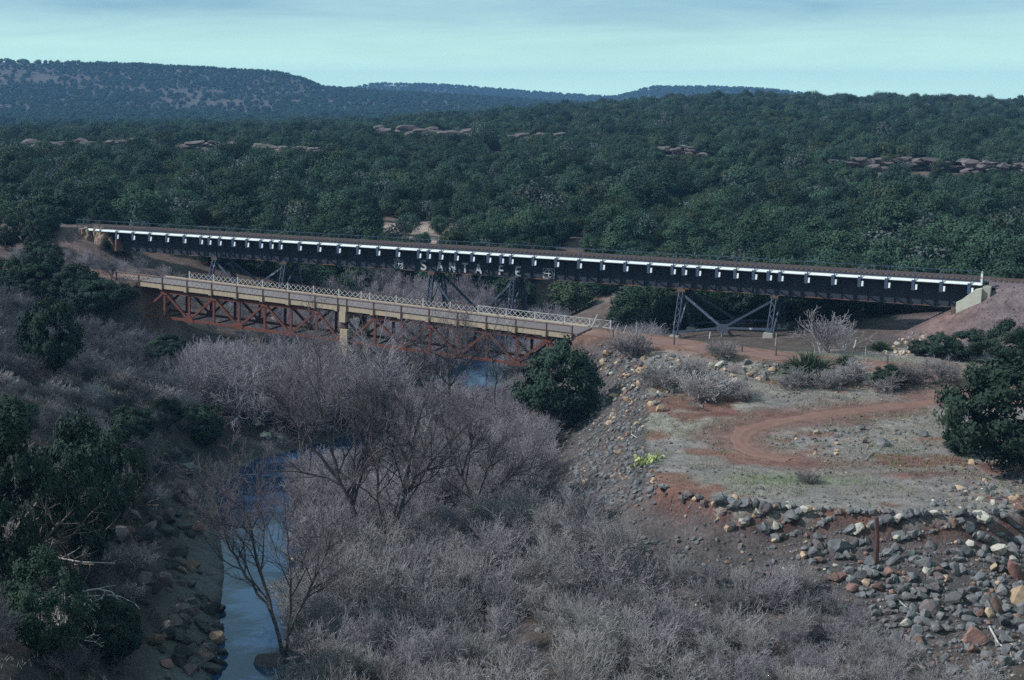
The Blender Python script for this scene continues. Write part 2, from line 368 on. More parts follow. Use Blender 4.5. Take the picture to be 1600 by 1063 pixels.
_ANG = {k: np.stack([np.cos(np.arange(k) * 2 * np.pi / k), np.sin(np.arange(k) * 2 * np.pi / k)], 1) for k in range(3, 13)}
def tube_np(P, r, k):
    n = len(P); T = np.empty_like(P); T[1:-1] = P[2:] - P[:-2]; T[0] = P[1] - P[0]; T[-1] = P[-1] - P[-2]
    T /= np.linalg.norm(T, axis=1)[:, None] + 1e-9
    m = T.mean(0); ref = np.array([0, 0, 1.0]) if abs(m[2]) < .8 * np.linalg.norm(m) else np.array([1.0, 0, 0])
    A = np.cross(T, ref); A /= np.linalg.norm(A, axis=1)[:, None] + 1e-9; B = np.cross(T, A)
    c = _ANG[k]
    V = (P[:, None] + r[:, None, None] * (A[:, None] * c[None, :, :1] + B[:, None] * c[None, :, 1:])).reshape(-1, 3)
    i = np.arange(n - 1)[:, None] * k; j = np.arange(k)[None]; j2 = (j + 1) % k
    F = np.stack([i + j, i + j2, i + k + j2, i + k + j], -1).reshape(-1, 4)
    return V, F
def tubes_mesh(name, lines, k, mat):
    Vs = []; Fs = []; n = 0
    for P, r in lines:
        V, F = tube_np(P, r, k); Vs.append(V); Fs.append(F + n); n += len(V)
    return mesh_np(name, np.concatenate(Vs), np.concatenate(Fs), mat, smooth=True)

def norm(v): return v / (np.linalg.norm(v) + 1e-9)
def grow(out, p, d, L, r, lvl, kids, rs, wig=.16, up=.05, spread=.75, lfac=(.38, .68), rend=.35, nseg=(6, 5, 4, 3, 3), rmin=.006, t0=.25):
    n = nseg[min(lvl, len(nseg) - 1)]; P = [p]; dd = norm(d)
    for i in range(n):
        dd = norm(dd + rs.normal(0, wig, 3) + np.array([0, 0, up])); P.append(P[-1] + dd * L / n)
    P = np.array(P); rad = np.maximum(np.linspace(r, r * rend, n + 1), rmin)
    out[lvl].append((P, rad)); sub(out, P, rad, L, lvl, kids, rs, wig, up, spread, lfac, rend, nseg, rmin, t0)
def sub(out, P, rad, L, lvl, kids, rs, wig, up, spread, lfac, rend, nseg, rmin, t0):
    if lvl >= len(kids): return
    n = len(P) - 1
    for k in range(kids[lvl]):
        t = t0 + (1 - t0) * (k + rs.random()) / kids[lvl]; f = min(t, .999) * n; i = int(f); a = f - i
        q = P[i] * (1 - a) + P[i + 1] * a; rr = (rad[i] * (1 - a) + rad[i + 1] * a)
        ax = norm(P[i + 1] - P[i]); s = norm(np.cross(ax, rs.normal(0, 1, 3)))
        nd = norm(ax * math.cos(spread) + s * math.sin(spread) * (.7 + .6 * rs.random()))
        grow(out, q, nd, L * rs.uniform(*lfac) * (1.15 - .5 * t), rr * .62, lvl + 1, kids, rs, wig, up, spread, lfac, rend, nseg, rmin, .15)

# leaf-clump crowns
def crown_mesh(name, rs, rx, rz, nclump, per, leaf, mat, hollow=.45, zmin=0.06, spread=.34, lobes=5, flat=1.0):
    lob = rs.normal(0, 1, (lobes, 3)); lob /= np.linalg.norm(lob, axis=1)[:, None]; lob[:, 2] = np.abs(lob[:, 2]) * .9
    amp = rs.uniform(.15, .42, lobes)
    D = rs.normal(0, 1, (nclump, 3)); D /= np.linalg.norm(D, axis=1)[:, None]
    rr = rs.uniform(hollow, 1, nclump) ** .6
    ext = .78 + (amp[None] * np.clip((D @ lob.T - .55) / .45, 0, 1)).max(1)
    C = D * (rr * ext)[:, None] * np.array([rx, rx, rz * .5])
    C[:, 2] += rz * (.5 + zmin)
    C[:, :2] *= (1 - .25 * np.clip(C[:, 2:3] / rz - .55, 0, 1) * 2) * flat
    n = nclump * per; idx = np.repeat(np.arange(nclump), per)
    cs = rs.uniform(.7, 1.35, nclump)[idx][:, None]
    off = rs.normal(0, 1, (n, 3)); off /= np.linalg.norm(off, axis=1)[:, None]; off *= (rs.random((n, 1)) ** .45) * spread * rx * cs
    P = C[idx] + off * np.array([1, 1, .8]); P[:, 2] = np.maximum(P[:, 2], .03)
    nrm = off + rs.normal(0, .5, (n, 3)) * spread * rx + (P - np.array([0, 0, rz * .4])) * .15; nrm /= np.linalg.norm(nrm, axis=1)[:, None] + 1e-9
    a = np.cross(nrm, rs.normal(0, 1, (n, 3))); a /= np.linalg.norm(a, axis=1)[:, None] + 1e-9; b = np.cross(nrm, a)
    s1 = leaf * rs.uniform(.6, 1.3, (n, 1)); s2 = s1 * rs.uniform(.45, .9, (n, 1))
    V = np.stack([P - a * s1, P - b * s2, P + a * s1, P + b * s2], 1).reshape(-1, 3)
    F = np.arange(4 * n).reshape(n, 4)
    return mesh_np(name, V, F, mat)

# faceted stones: sphere points pushed onto a few cutting planes
import bmesh
def rock_mesh(name, seed, mat, sub_=2, cuts=11, squash=.75):
    rs = np.random.default_rng(seed); bm = bmesh.new(); bmesh.ops.create_icosphere(bm, subdivisions=sub_, radius=1.0)
    V = np.array([v.co[:] for v in bm.verts]); N = rs.normal(0, 1, (cuts, 3)); N /= np.linalg.norm(N, axis=1)[:, None]
    H = rs.uniform(.40, .80, cuts)
    for nn, h in zip(N, H):
        t = V @ nn - h; V = V - np.where(t > 0, t, 0)[:, None] * nn[None]
    V += rs.normal(0, .022, V.shape); V[:, 2] *= squash
    for v, c in zip(bm.verts, V): v.co = c
    me = bpy.data.meshes.new(name); bm.to_mesh(me); bm.free(); me.materials.append(mat); return me

print('tools ready')
# ------------------------------------------------------------------ ground sheet
def axis(segs):
    out = [np.array([segs[0][0]])]
    for a, b, st in segs:
        n = max(1, int(round((b - a) / st))); out.append(np.linspace(a, b, n + 1)[1:])
    return np.concatenate(out)
gxs = axis([(-2600, -600, 100), (-600, -260, 20), (-260, -90, 5), (-90, -52, 1.2), (-52, 48, .5), (48, 90, 1.2), (90, 260, 5), (260, 600, 20), (600, 2600, 100)])
gys = axis([(-30, 40, 3), (40, 62, 1), (62, 172, .5), (172, 240, 1.5), (240, 420, 4), (420, 1000, 12), (1000, 4300, 110)])
GX, GY = np.meshgrid(gxs, gys); GZ = ground(GX.ravel(), GY.ravel())
nx, ny = len(gxs), len(gys)
ii = (np.arange(ny - 1)[:, None] * nx + np.arange(nx - 1)[None]).ravel()
gme = mesh_np('ground', np.stack([GX.ravel(), GY.ravel(), GZ], 1), np.stack([ii, ii + 1, ii + nx + 1, ii + nx], 1), M['ground'], smooth=True)

TRACK = [at_z(1600, 617, 6.9), at_z(1490, 626, 6.9), at_z(1400, 634, 6.9), at_z(1300, 645, 6.9), at_z(1225, 655, 6.8), at_z(1172, 668, 6.7), at_z(1150, 688, 6.6), at_z(1185, 710, 6.6), at_z(1235, 718, 6.6)]
TRACK = [tuple(p) for p in TRACK]
def soil_colour(x, y, z):
    x = np.asarray(x); n1 = fbm(x * .07, y * .07, 31, 4); n2 = fbm(x * .3, y * .3, 37, 3); n3 = fbm(x * .02, y * .02, 41, 3)
    C = np.zeros((len(x), 3)) + np.array([.105, .078, .066])                # brown leaf litter
    def put(mask, c): 
        nonlocal C
        mask = np.clip(mask, 0, 1)[:, None]; C = C * (1 - mask) + np.array(c) * mask
    dr, side, _, _ = polydist(x, y, RIV); dc, cs, _, _ = polydist(x, y, CREST)
    put(sstep(9, 3, dr) * (z < 2.5), (.12, .115, .115))
    terr = ((cs < 0) & (side > 0) & (y < 135) & (y > 60)).astype(float)
    put(terr, (.25, .21, .19))                                                # pale gravelly turf
    put(terr * sstep(-.05, .30, n1), (.33, .29, .24))
    put(terr * sstep(.12, .34, n2 + .5 * n1), (.20, .10, .075))                     # red soil patches
    dt, _, _, _ = polydist(x, y, TRACK); put(terr * sstep(4.5, .8, dt + 3.2 * n2) * .9, (.21, .11, .085))
    for rp, ra, rb in ((hit(1310, 728), 6, .9), (hit(1440, 742), 4, .7), (hit(1340, 604), 4, .8), (hit(1180, 650), 5, 1.2)):
        put(terr * np.exp(-((x - rp[0]) / ra) ** 2 - ((y - rp[1]) / rb) ** 2) * (.8 + n2), (.17, .075, .06))
    gb = hit(1230, 750); g2 = np.exp(-(((x - gb[0]) / 4.8) ** 2 + ((y - gb[1]) / 1.6) ** 2) * 1.2); put(terr * g2 * .85, (.17, .20, .10))
    put(sstep(3.0, .2, dc) * (cs >= 0) * (y < 90) * (x > 7), (.15, .075, .06))            # raw red cut
    slope = (cs >= 0) & (side > 0) & (dc < 9) & (dc > .4); put(slope * .8, (.105, .088, .085))
    put((side < 0) * sstep(166, 156, y) * sstep(3, 6, dr) * .88, (.058, .050, .048))  # shade of the left bank painted into its soil colour
    dd, _, _, _ = polydist(x, y, ROAD); put(sstep(4.2, 1.4, dd + 1.2 * n2), (.25, .125, .085))
    dd, _, _, _ = polydist(x, y, ROADL); put(sstep(4.2, 1.4, dd + 1.2 * n2), (.22, .15, .12))
    for e in (EMB, EMBL):
        de, _, ze, _ = polydist(x, y, e); put(sstep(16, 11, de + 3 * n2) * (ze - z < 7.5), (.175, .125, .125))
    gp = (x - RB[0]) * ru[0] + (y - RB[1]) * ru[1]
    de, _, ze, _ = polydist(x, y, EMB); put(sstep(2, -4, gp) * (de < 15) * sstep(14, 6, de), (.20, .12, .10))
    far = sstep(165, 200, y); put(far, (.13, .088, .075)); put(far * sstep(.1, .3, n1), (.19, .14, .12))
    cl_ = hit(650, 368); g3 = np.exp(-(((x - cl_[0]) / 8) ** 2 + ((y - cl_[1]) / 16) ** 2)); put(far * sstep(.25, .5, g3 + n2 * .3), (.38, .27, .23))
    put((dr < 3.2) & (z < .05), (.06, .06, .06))
    return np.clip(C * (1 + .25 * n2)[:, None], .01, .9)
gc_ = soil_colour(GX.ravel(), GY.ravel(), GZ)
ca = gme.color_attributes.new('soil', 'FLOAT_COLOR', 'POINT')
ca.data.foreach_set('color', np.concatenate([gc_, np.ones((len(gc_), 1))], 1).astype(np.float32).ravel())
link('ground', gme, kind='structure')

# river
wv = [(-60, -25, 0), (60, -25, 0), (60, 200, 0), (-60, 200, 0)]
link('river_water', mesh_np('river_water', wv, [(0, 1, 2, 3)], M['water']), kind='structure')

# road and track ribbons laid on the ground
def resample(poly, step):
    poly = np.array([p[:2] for p in poly]); seg = np.linalg.norm(np.diff(poly, axis=0), axis=1); s = np.concatenate([[0], np.cumsum(seg)])
    t = np.arange(0, s[-1], step)
    P = np.stack([np.interp(t, s, poly[:, 0]), np.interp(t, s, poly[:, 1])], 1)
    K = np.ones(9) / 9
    for k in range(2):
        pad = np.pad(P[:, k], 4, mode='reflect', reflect_type='odd'); P[:, k] = np.convolve(pad, K, 'valid')
    return P
def ribbon(name, poly, hw, step, mat, lift, seed, cols=9):
    P = resample(poly, step); T = np.gradient(P, axis=0); T /= np.linalg.norm(T, axis=1)[:, None]; N = np.stack([T[:, 1], -T[:, 0]], 1)
    rs = np.random.default_rng(seed); V = []
    wl = hw * (1 + .55 * fbm(np.arange(len(P)) * step * .8, np.zeros(len(P)), seed, 3)); wr_ = hw * (1 + .55 * fbm(np.arange(len(P)) * step * .8, np.zeros(len(P)) + 9, seed, 3))
    g = []
    for j in range(cols):
        a = -1 + 2 * j / (cols - 1)
        Q = P + N * (a * np.where(a < 0, wl, wr_))[:, None]
        zc = ground(Q[:, 0], Q[:, 1]) + lift - (.05 if j in (0, cols - 1) else 0) - (.05 if j in (cols // 2 - 2, cols // 2 + 2) else 0)
        g.append(np.concatenate([Q, zc[:, None]], 1))
    V = np.stack(g, 1).reshape(-1, 3); n = len(P)
    i = (np.arange(n - 1)[:, None] * cols + np.arange(cols - 1)[None]).ravel()
    return mesh_np(name, V, np.stack([i, i + 1, i + cols + 1, i + cols], 1), mat, smooth=True)
link('road', ribbon('road', ROAD, 1.7, .5, M['road'], .06, 3), kind='structure')
link('approach_road', ribbon('approach_road', ROADL, 1.9, .5, M['road'], .06, 8), kind='structure')
link('dirt_track', ribbon('dirt_track', TRACK, .72, .4, M['track'], .05, 4), kind='structure')

# ------------------------------------------------------------------ mesas on the skyline
def mesa_fn(d, pts, y0, depth, base):
    P = np.array([at_d(a, b, d) for a, b in pts])
    def f(x, y):
        top = np.interp(x * d / np.maximum(y, d * .7), P[:, 0], P[:, 2]) ; k = np.clip((y - y0) / (d - y0), 0, 1)
        prof = np.interp(k, [0, .3, .6, .85, .95, 1], [0, .16, .45, .82, .97, 1]) * np.where(y > d + depth, np.clip(1 - (y - d - depth) / 300, 0, 1), 1)
        return base + (top - base) * prof + 2.5 * fbm(x * .006, y * .006, int(d), 4) * np.clip(k * 1.4, 0, 1) * np.where(k < .97, 1, .3)
    return f, P[0, 0], P[-1, 0]
M['mesa'] = material('mesa_soil', (.10, .075, .068), (.07, .06, .055), .02, coord='Object', c3=(.14, .10, .09), s3=.04)
MESAS = []
for nm, d, pts, y0, dep, base in (
        ('mesa', 1800, [(-500, 92), (-250, 88), (0, 97), (200, 104), (330, 110), (430, 116), (470, 126), (505, 140), (600, 147), (750, 155), (960, 168), (1200, 185)], 1250, 350, 3),
        ('mesa', 2900, [(350, 160), (480, 146), (545, 141), (590, 133), (700, 136), (850, 148), (960, 155), (1100, 163), (1300, 175)], 2250, 300, 2),
        ('mesa', 2650, [(800, 175), (900, 163), (960, 155), (1020, 139), (1110, 139), (1200, 143), (1260, 150), (1400, 161), (1600, 172)], 2100, 300, 2)):
    f, x0, x1 = mesa_fn(d, pts, y0, dep, base); MESAS.append((f, x0, x1, y0, d, dep))
    xs = np.linspace(x0, x1, 150); ys = np.concatenate([np.linspace(y0, d, 40), np.linspace(d, d + dep + 300, 12)[1:]])
    X, Y = np.meshgrid(xs, ys); i = (np.arange(len(ys) - 1)[:, None] * len(xs) + np.arange(len(xs) - 1)[None]).ravel()
    me = mesh_np(nm, np.stack([X.ravel(), Y.ravel(), f(X.ravel(), Y.ravel())], 1), np.stack([i, i + 1, i + len(xs) + 1, i + len(xs)], 1), M['mesa'], smooth=True)
    link(nm, me, kind='structure')
exec_marker = None

# ------------------------------------------------------------------ railway bridge
def frame(name, A, u, nrm, **kw):
    zc = np.cross(u, nrm); o = bpy.data.objects.new(name, None); COL.objects.link(o)
    o.matrix_world = Matrix(((u[0], nrm[0], zc[0], A[0]), (u[1], nrm[1], zc[1], A[1]), (u[2], nrm[2], zc[2], A[2]), (0, 0, 0, 1)))
    for k, v in kw.items(): o[k] = v
    return o
Fw = np.array([0, math.cos(PITCH), -math.sin(PITCH)]); CAM = np.array([0, 0, CZ])
def station(px, A, u, off=(0, 0, 0)):
    U = (px - 800) / FPX; q = np.asarray(A) + np.asarray(off) - CAM
    return float(-(q[0] - U * (q @ Fw)) / (u[0] - U * (u @ Fw)))
def part(name, mb, mat, parent, **kw):
    return link(name, mb.mesh(name, mat) if isinstance(mb, MB) else mb, parent, **kw)

RB_ = frame('railway_bridge', RA, ru, rn, label='long dark steel railway bridge on lattice towers with white lettering', category='railway bridge')
posts_px = [122.5, 132, 157.5, 184, 209.5, 235.5, 262.5, 289.5, 315.5, 328.5, 344.5, 366, 387.5, 409, 425.5, 439.5, 469.5, 500, 530.5, 561, 592, 623, 656, 671, 690.5, 714.5, 739.5, 765, 785, 800,
            835.5, 871, 906.5, 942.5, 979, 1016, 1053, 1070.5, 1092.5, 1122.5, 1151, 1180, 1203, 1221, 1262, 1304, 1345.5, 1387.5, 1429.5, 1473, 1517, 1533.5]
ST = [station(p, RA, ru) for p in posts_px]
def edge_beam(x0, x1):
    dz = random.uniform(-.012, .012); o = [(-.14, -.20), (-.004, -.20), (-.004, .05), (-.02, .05), (-.14, -.15)]
    V = [(x0, y, z + dz) for y, z in o] + [(x1, y, z + dz) for y, z in o]
    return MB().add(V, [(4, 3, 2, 1, 0), (5, 6, 7, 8, 9)] + [(i, (i + 1) % 5, (i + 1) % 5 + 5, i + 5) for i in range(5)])
part('deck_slab', MB().box((0, 0.004, -.26), (RL, RD - .004, -.02)), M['concrete_grey'], RB_)
for y0 in (.95, RD - 1.1):
    part('ballast_curb', MB().box((-.3, y0, -.018), (RL + .3, y0 + .15, .17)), M['trough'], RB_)
part('ballast', MB().box((-.5, 1.11, -.017), (RL + .5, RD - 1.11, .10)), M['ballast'], RB_)
mb = MB(); s = 0
while s < RL:
    mb.box((s, 1.35 + random.uniform(-.04, .04), .06), (s + .23, 3.9 + random.uniform(-.04, .04), .19)); s += .56
part('timber_ties', mb, M['tie'], RB_, kind='stuff')
for y in (1.9, 3.34): part('rail', MB().box((-.5, y - .035, .195), (RL + .5, y + .035, .34)), M['rail'], RB_)
for i in range(len(ST) - 1):
    if 0 < i and ST[i + 1] - ST[i] > .2:
        part('walkway_edge', edge_beam(ST[i] + .09, ST[i + 1] - .02), M['white_paint'], RB_)
# railing
part('top_rail', MB().box((ST[0], -.24, 1.20), (ST[-1], -.19, 1.25)), M['steel_blue'], RB_)
part('mid_rail', MB().box((ST[0], -.235, .66), (ST[-1], -.195, .70)), M['steel_blue'], RB_)
me_post = MB().box((-.035, -.23, -.3), (.035, -.16, 1.27)).mesh('railing_post', M['steel_blue'])
mbk = MB().box((-.30, -.20, -1.12), (.02, -.155, -.05)).box((-.10, -.15, -.48), (-.04, -.02, -.262)).box((-.10, -.05, -.50), (-.04, 1.16, -.262)).bar((-.12, -.1, -1.05), (-.12, 1.17, -1.75), .12, .12)
me_brk = mbk.mesh('bracket', M['steel_blue'])
me_tab = MB().add([(.11, -.32, -1.02), (.30, -.32, -1.02), (.30, -.20, -.50), (.11, -.20, -.50), (.11, -.16, -1.02), (.30, -.16, -1.02), (.30, -.155, -.50), (.11, -.155, -.50)], [(0, 1, 2, 3), (7, 6, 5, 4), (1, 0, 4, 5), (3, 2, 6, 7), (2, 1, 5, 6), (0, 3, 7, 4)]).mesh('bracket_tab', M['white_paint'])
me_tabarm = None
for i, s in enumerate(ST):
    if s > RL + .2: continue
    if i < len(ST) - 1: link('railing_post', me_post, RB_, (s, 0, 0))
    if 2 < i < len(ST) - 1:
        b = link('bracket', me_brk, RB_, (s, 0, 0)); link('bracket_tab', me_tab, b)
part('end_post', MB().box((ST[-1] - .09, -.12, -.2), (ST[-1] + .09, .02, 1.2)), M['white_paint'], RB_)
# girders
for y, nm in ((1.20, 'near'), (3.90, 'far')):
    g = part('girder', MB().box((1.2, y - .01, -2.74), (RL - 1.6, y + .01, -.262)).box((1.2, y - .2, -.34), (RL - 1.6, y + .2, -.265)), M['girder'], RB_)
    part('bottom_flange', MB().box((1.2, y - .2, -2.80), (RL - 1.6, y + .2, -2.742)), M['flange'], g)
    if nm == 'near':
        ms = MB().box((-.05, -.13, -2.735), (.05, -.012, -.345)).mesh('stiffener', M['girder'])
        s = 2.0
        while s < RL - 2: link('stiffener', ms, g, (s, y, 0)); s += 1.38
# cross frames below the deck
mcf = MB().bar((0, 1.22, -.5), (0, 3.88, -2.6), .1, .1).bar((.11, 1.22, -2.6), (.11, 3.88, -.5), .1, .1).mesh('cross_frame', M['girder'])
for s in np.arange(5, RL - 4, 5.5): link('cross_frame', mcf, RB_, (float(s), 0, 0))
# lettering on the near girder
def stroke(mb, p, q, wd, y0, y1):
    p = np.array(p); q = np.array(q); d = norm(q - p); n = np.array([-d[1], d[0]]) * wd / 2
    o = [p - n, q - n, q + n, p + n]; mb.prism([(a[0], a[1]) for a in o], y0, y1)
LT = {'S': [((.62, .86), (.42, 1.0)), ((.42, 1.0), (.16, .94)), ((.16, .94), (.06, .74)), ((.06, .74), (.2, .56)), ((.2, .56), (.5, .44)), ((.5, .44), (.64, .25)), ((.64, .25), (.5, .05)), ((.5, .05), (.22, .03)), ((.22, .03), (.04, .18))],
      'A': [((0, 0), (.33, 1)), ((.33, 1), (.66, 0)), ((.12, .32), (.54, .32))], 'N': [((.06, 0), (.06, 1)), ((.06, 1), (.6, 0)), ((.6, 0), (.6, 1))],
      'T': [((.33, 0), (.33, 1)), ((0, .95), (.66, .95))], 'F': [((.08, 0), (.08, 1)), ((.08, .95), (.62, .95)), ((.08, .5), (.52, .5))],
      'E': [((.08, 0), (.08, 1)), ((.08, .95), (.62, .95)), ((.08, .5), (.54, .5)), ((.08, .05), (.62, .05))]}
LH = 1.12
for ch, px_ in (('S', 662.5), ('A', 688), ('N', 707.5), ('T', 727.5), ('A', 748.5), ('F', 785), ('E', 811)):
    s = station(px_, RA, ru, rn * 1.2); mb = MB(); wd_ = 1.0
    for j, (p, q) in enumerate(LT[ch]):
        e = .003 * (j % 3)
        stroke(mb, ((p[0] - .33) * wd_ * LH, p[1] * LH), ((q[0] - .33) * wd_ * LH, q[1] * LH), .22, -.02 - e, .0)
    part('letter', mb, M['letter_paint'], RB_, loc=(s, 1.05, -2.60))
for px_, wd_ in ((624, 1.0), (858.5, 1.25)):
    s = station(px_, RA, ru, rn * 1.2); mb = MB()
    for k in range(20):
        a0 = k / 20 * 2 * math.pi; a1 = (k + 1) / 20 * 2 * math.pi
        stroke(mb, (.44 * math.cos(a0) * wd_, .56 + .44 * math.sin(a0)), (.44 * math.cos(a1) * wd_, .56 + .44 * math.sin(a1)), .07, -.02 - .003 * (k % 2), 0)
    stroke(mb, (0, .2), (0, .95), .10, -.03, 0); stroke(mb, (-.36 * wd_, .56), (.36 * wd_, .56), .10, -.033, 0)
    for a, b in (((-.56, 0), (.56, 0)), ((-.56, 1.12), (.56, 1.12)), ((-.56, 0), (-.56, 1.12)), ((.56, 0), (.56, 1.12))):
        stroke(mb, (a[0] * wd_, a[1]), (b[0] * wd_, b[1]), .06, -.036 - .003 * (a[0] == b[0]), 0)
    for cx_ in (-.47, .47): mb.box((cx_ * wd_ - .05, -.02, .05), (cx_ * wd_ + .05, 0, .2))
    part('emblem', mb, M['letter_paint'], RB_, loc=(s, 1.05, -2.62))
# towers
def leg_mesh(p, q, nm='tower_leg'):
    mb = MB(); p = np.array(p, float); q = np.array(q, float)
    for e in (-.24, .24):
        mb.bar(p + np.array([e, 0, 0]), q + np.array([e, 0, 0]), .10, .36, (0, 1, 0))
    n = max(4, int(abs(p[2] - q[2]) / .55))
    for j in range(n):
        a = p + (q - p) * j / n; b = p + (q - p) * (j + 1) / n; sg = 1 if j % 2 else -1
        for yy in (-.19, .19):
            mb.bar(a + np.array([-.22 * sg, yy, 0]), b + np.array([.22 * sg, yy, 0]), .07, .02, (0, 1, 0))
    for t in (.02, .97):
        c = p + (q - p) * t; mb.box(tuple(c - np.array([.30, .215, .3])), tuple(c + np.array([.30, .215, .3])))
    return mb
for (pl, pr_, gpx, gpy) in ((337, 445, 391, 460), (676, 803, 741, 500), (1067, 1213, 1135, 518)):
    sl_, sr = station(pl, RA, ru, rn * 1.4), station(pr_, RA, ru, rn * 1.4); sg = (sl_ + sr) / 2
    tops = []
    for y, by in ((1.2, -.75), (3.9, 5.85)):
        zb = []
        for s in (sl_, sr):
            wpt = RA + ru * s + rn * by; zg = gz(wpt[0], wpt[1]); zl = zg - (RA + ru * s)[2]
            zb.append(zl + .5)
            L_ = part('tower_leg', leg_mesh((s, y, -2.81), (s, by, zl + .45)), M['tower'], RB_)
            part('cap_plate', MB().box((s - .45, y - .3, -3.1), (s + .45, y + .3, -2.805)), M['flange'], L_)
            part('footing', MB().prism([(s - .75, zl - 1.2), (s + .75, zl - 1.2), (s + .5, zl + .45), (s - .5, zl + .45)], by - .6, by + .6), M['concrete_grey'], RB_)
        zm = min(-6.6, (-2.8 + min(zb)) * .5 - 1.0); ty = (zm + 2.8) / (min(zb) + 2.8); ym = y + (by - y) * ty
        for s, z_ in ((sl_, zb[0]), (sr, zb[1])):
            e = .012 if s == sl_ else 0
            part('tower_brace', MB().bar((s, y + e, -3.3), (sg, ym + e, zm), .24, .22, (0, 1, 0)), M['tower'], RB_)
            part('tower_brace', MB().bar((s, by + e, z_ + .3), (sg, ym + e, zm), .20, .18, (0, 1, 0)), M['tower'], RB_)
        part('gusset_plate', MB().prism([(sg - .75, zm - .1), (sg - .45, zm - .5), (sg + .45, zm - .5), (sg + .75, zm - .1), (sg + .55, zm + .45), (sg - .55, zm + .45)], ym - .14, ym - .11), M['tower'], RB_)
        part('tower_strut', MB().bar((sg, ym, zm), (sg, by, min(zb) - .2), .14, .14), M['tower'], RB_)
    for s in (sl_, sr):
        part('sway_brace', MB().bar((s, 1.45, -3.4), (s, 5.3, -7.0), .16, .16), M['tower'], RB_)
        part('sway_brace', MB().bar((s + .18, 3.75, -3.4), (s + .18, 0, -7.0), .16, .16), M['tower'], RB_)

# right abutment: cream wing wall with its bridge seat
ab = frame('concrete_abutment', RB, ru, rn, label='pale sunlit concrete wing wall at the embankment end of the railway bridge', category='abutment')
so_ = [station(p, RB, ru, rn * -.3) for p in (1497, 1534, 1541)]
M['wing_concrete'] = material('pale_wing_concrete', (.60, .57, .46), (.48, .45, .36), 1.1, bump=.3, bscale=8)
part('wing_wall', MB().prism([(so_[0], -5.0), (so_[0], -2.0), (so_[0] + .45, -1.75), (so_[1] - .5, -.55), (so_[1] + .1, -.42), (so_[1] + .1, -6.5), (so_[0], -6.5)], -.95, -.35), M['wing_concrete'], ab)
part('back_wall', MB().box((so_[1] + .12, -.6, -6), (so_[1] + .9, RD + .5, -.30)), M['concrete_grey'], ab)
part('bridge_seat', MB().box((-2.4, .9, -6), (so_[1] + .1, RD - .8, -2.82)), M['concrete_grey'], ab)
part('corner_post', MB().box((so_[0] - .45, -1.0, -6), (so_[0] - .05, -.4, -2.6)), M['post_wood'], ab)
tr = frame('railway_track', RB, ru, rn, label='railway track running on past the white end post along the embankment', category='railway track')
mb = MB(); s = .9
while s < 80: mb.box((s, 1.35, -.02), (s + .23, 3.9, .12)); s += .56
part('timber_ties', mb, M['tie'], tr, kind='stuff')
for y in (1.9, 3.34): part('rail', MB().box((.55, y - .035, .125), (80, y + .035, .27)), M['rail'], tr)
part('ballast_bed', MB().prism([(0, -.6), (0, 0)], 0, 1) if False else MB().add([(.6, .6, -.5), (80, .6, -.5), (80, 4.7, -.5), (.6, 4.7, -.5), (.6, 1.2, .04), (80, 1.2, .04), (80, 4.1, .04), (.6, 4.1, .04)], [(4, 5, 6, 7), (0, 1, 5, 4), (3, 7, 6, 2), (0, 4, 7, 3), (1, 2, 6, 5)]), M['ballast'], tr)
# left abutment: tan stone blocks under the far end
M['outcrop'] = material('tan_outcrop_rock', (.36, .25, .165), (.22, .15, .11), .9, bump=.8, bscale=4, c3=(.12, .085, .075), s3=1.6, lo3=.52, hi3=.62)
abl = frame('stone_abutment', RA, ru, rn, label='tan stone outcrop carrying the far end of the railway bridge', category='abutment')
part('seat_wall', MB().box((-1.0, .7, -6), (1.15, RD - .7, -.30)), M['concrete_grey'], abl)
for k, (px_, pz_, r_) in enumerate(((108, 372, 1.1), (115, 379, 1.3), (122, 370, 1.1), (128, 384, 1.2), (136, 372, 1.2), (141, 382, 1.0), (149, 371, 1.2), (146, 364, .9), (131, 363, .9), (157, 376, 1.0), (158, 367, .9), (178, 385, 1.1), (168, 381, .9))):
    s = station(px_, RA, ru, rn * -.2); dpx = FPX / 190
    ymid = 357 + (px_ - 122) * .0608
    link('stone_block', rock_mesh('stone_block', 300 + k, M['outcrop'] if px_ < 165 else M['rock_red'], 2, 14, .9), abl, (s, .1 + random.uniform(-.3, .5), -(pz_ - ymid) / dpx * .98), (random.uniform(-.25, .25), random.uniform(-.25, .25), random.random() * 6), (r_ * .95, r_ * .9, r_ * 1.55))

# ------------------------------------------------------------------ road bridge
GB_ = frame('road_bridge', GA, gu, gn, label='rusty red truss road bridge with cream concrete deck edge and lattice railings', category='road bridge')
gpx = [217, 254, 292.5, 331, 370.5, 411, 452, 492.5, 528, 542, 584, 627, 670.5, 715, 760, 806, 854, 893]
GS = [station(p, GA, gu) for p in gpx]; GS[0] = 0.0; GS[-1] = GL
part('deck', MB().box((-.2, .30, -.30), (GL + .4, GW - .30, -.02)), M['deck_gravel'], GB_)
for i in range(17):
    a, b = GS[i], GS[i + 1]
    for y0, y1 in ((0.0, .295), (GW - .295, GW)):
        part('fascia_panel', MB().box((a + .06, y0, -.50), (b - .06, y1, .06)).box((b - .45, y0 + .004, -.60), (b - .07, y1 - .004, -.503)), M['concrete_cream'], GB_)
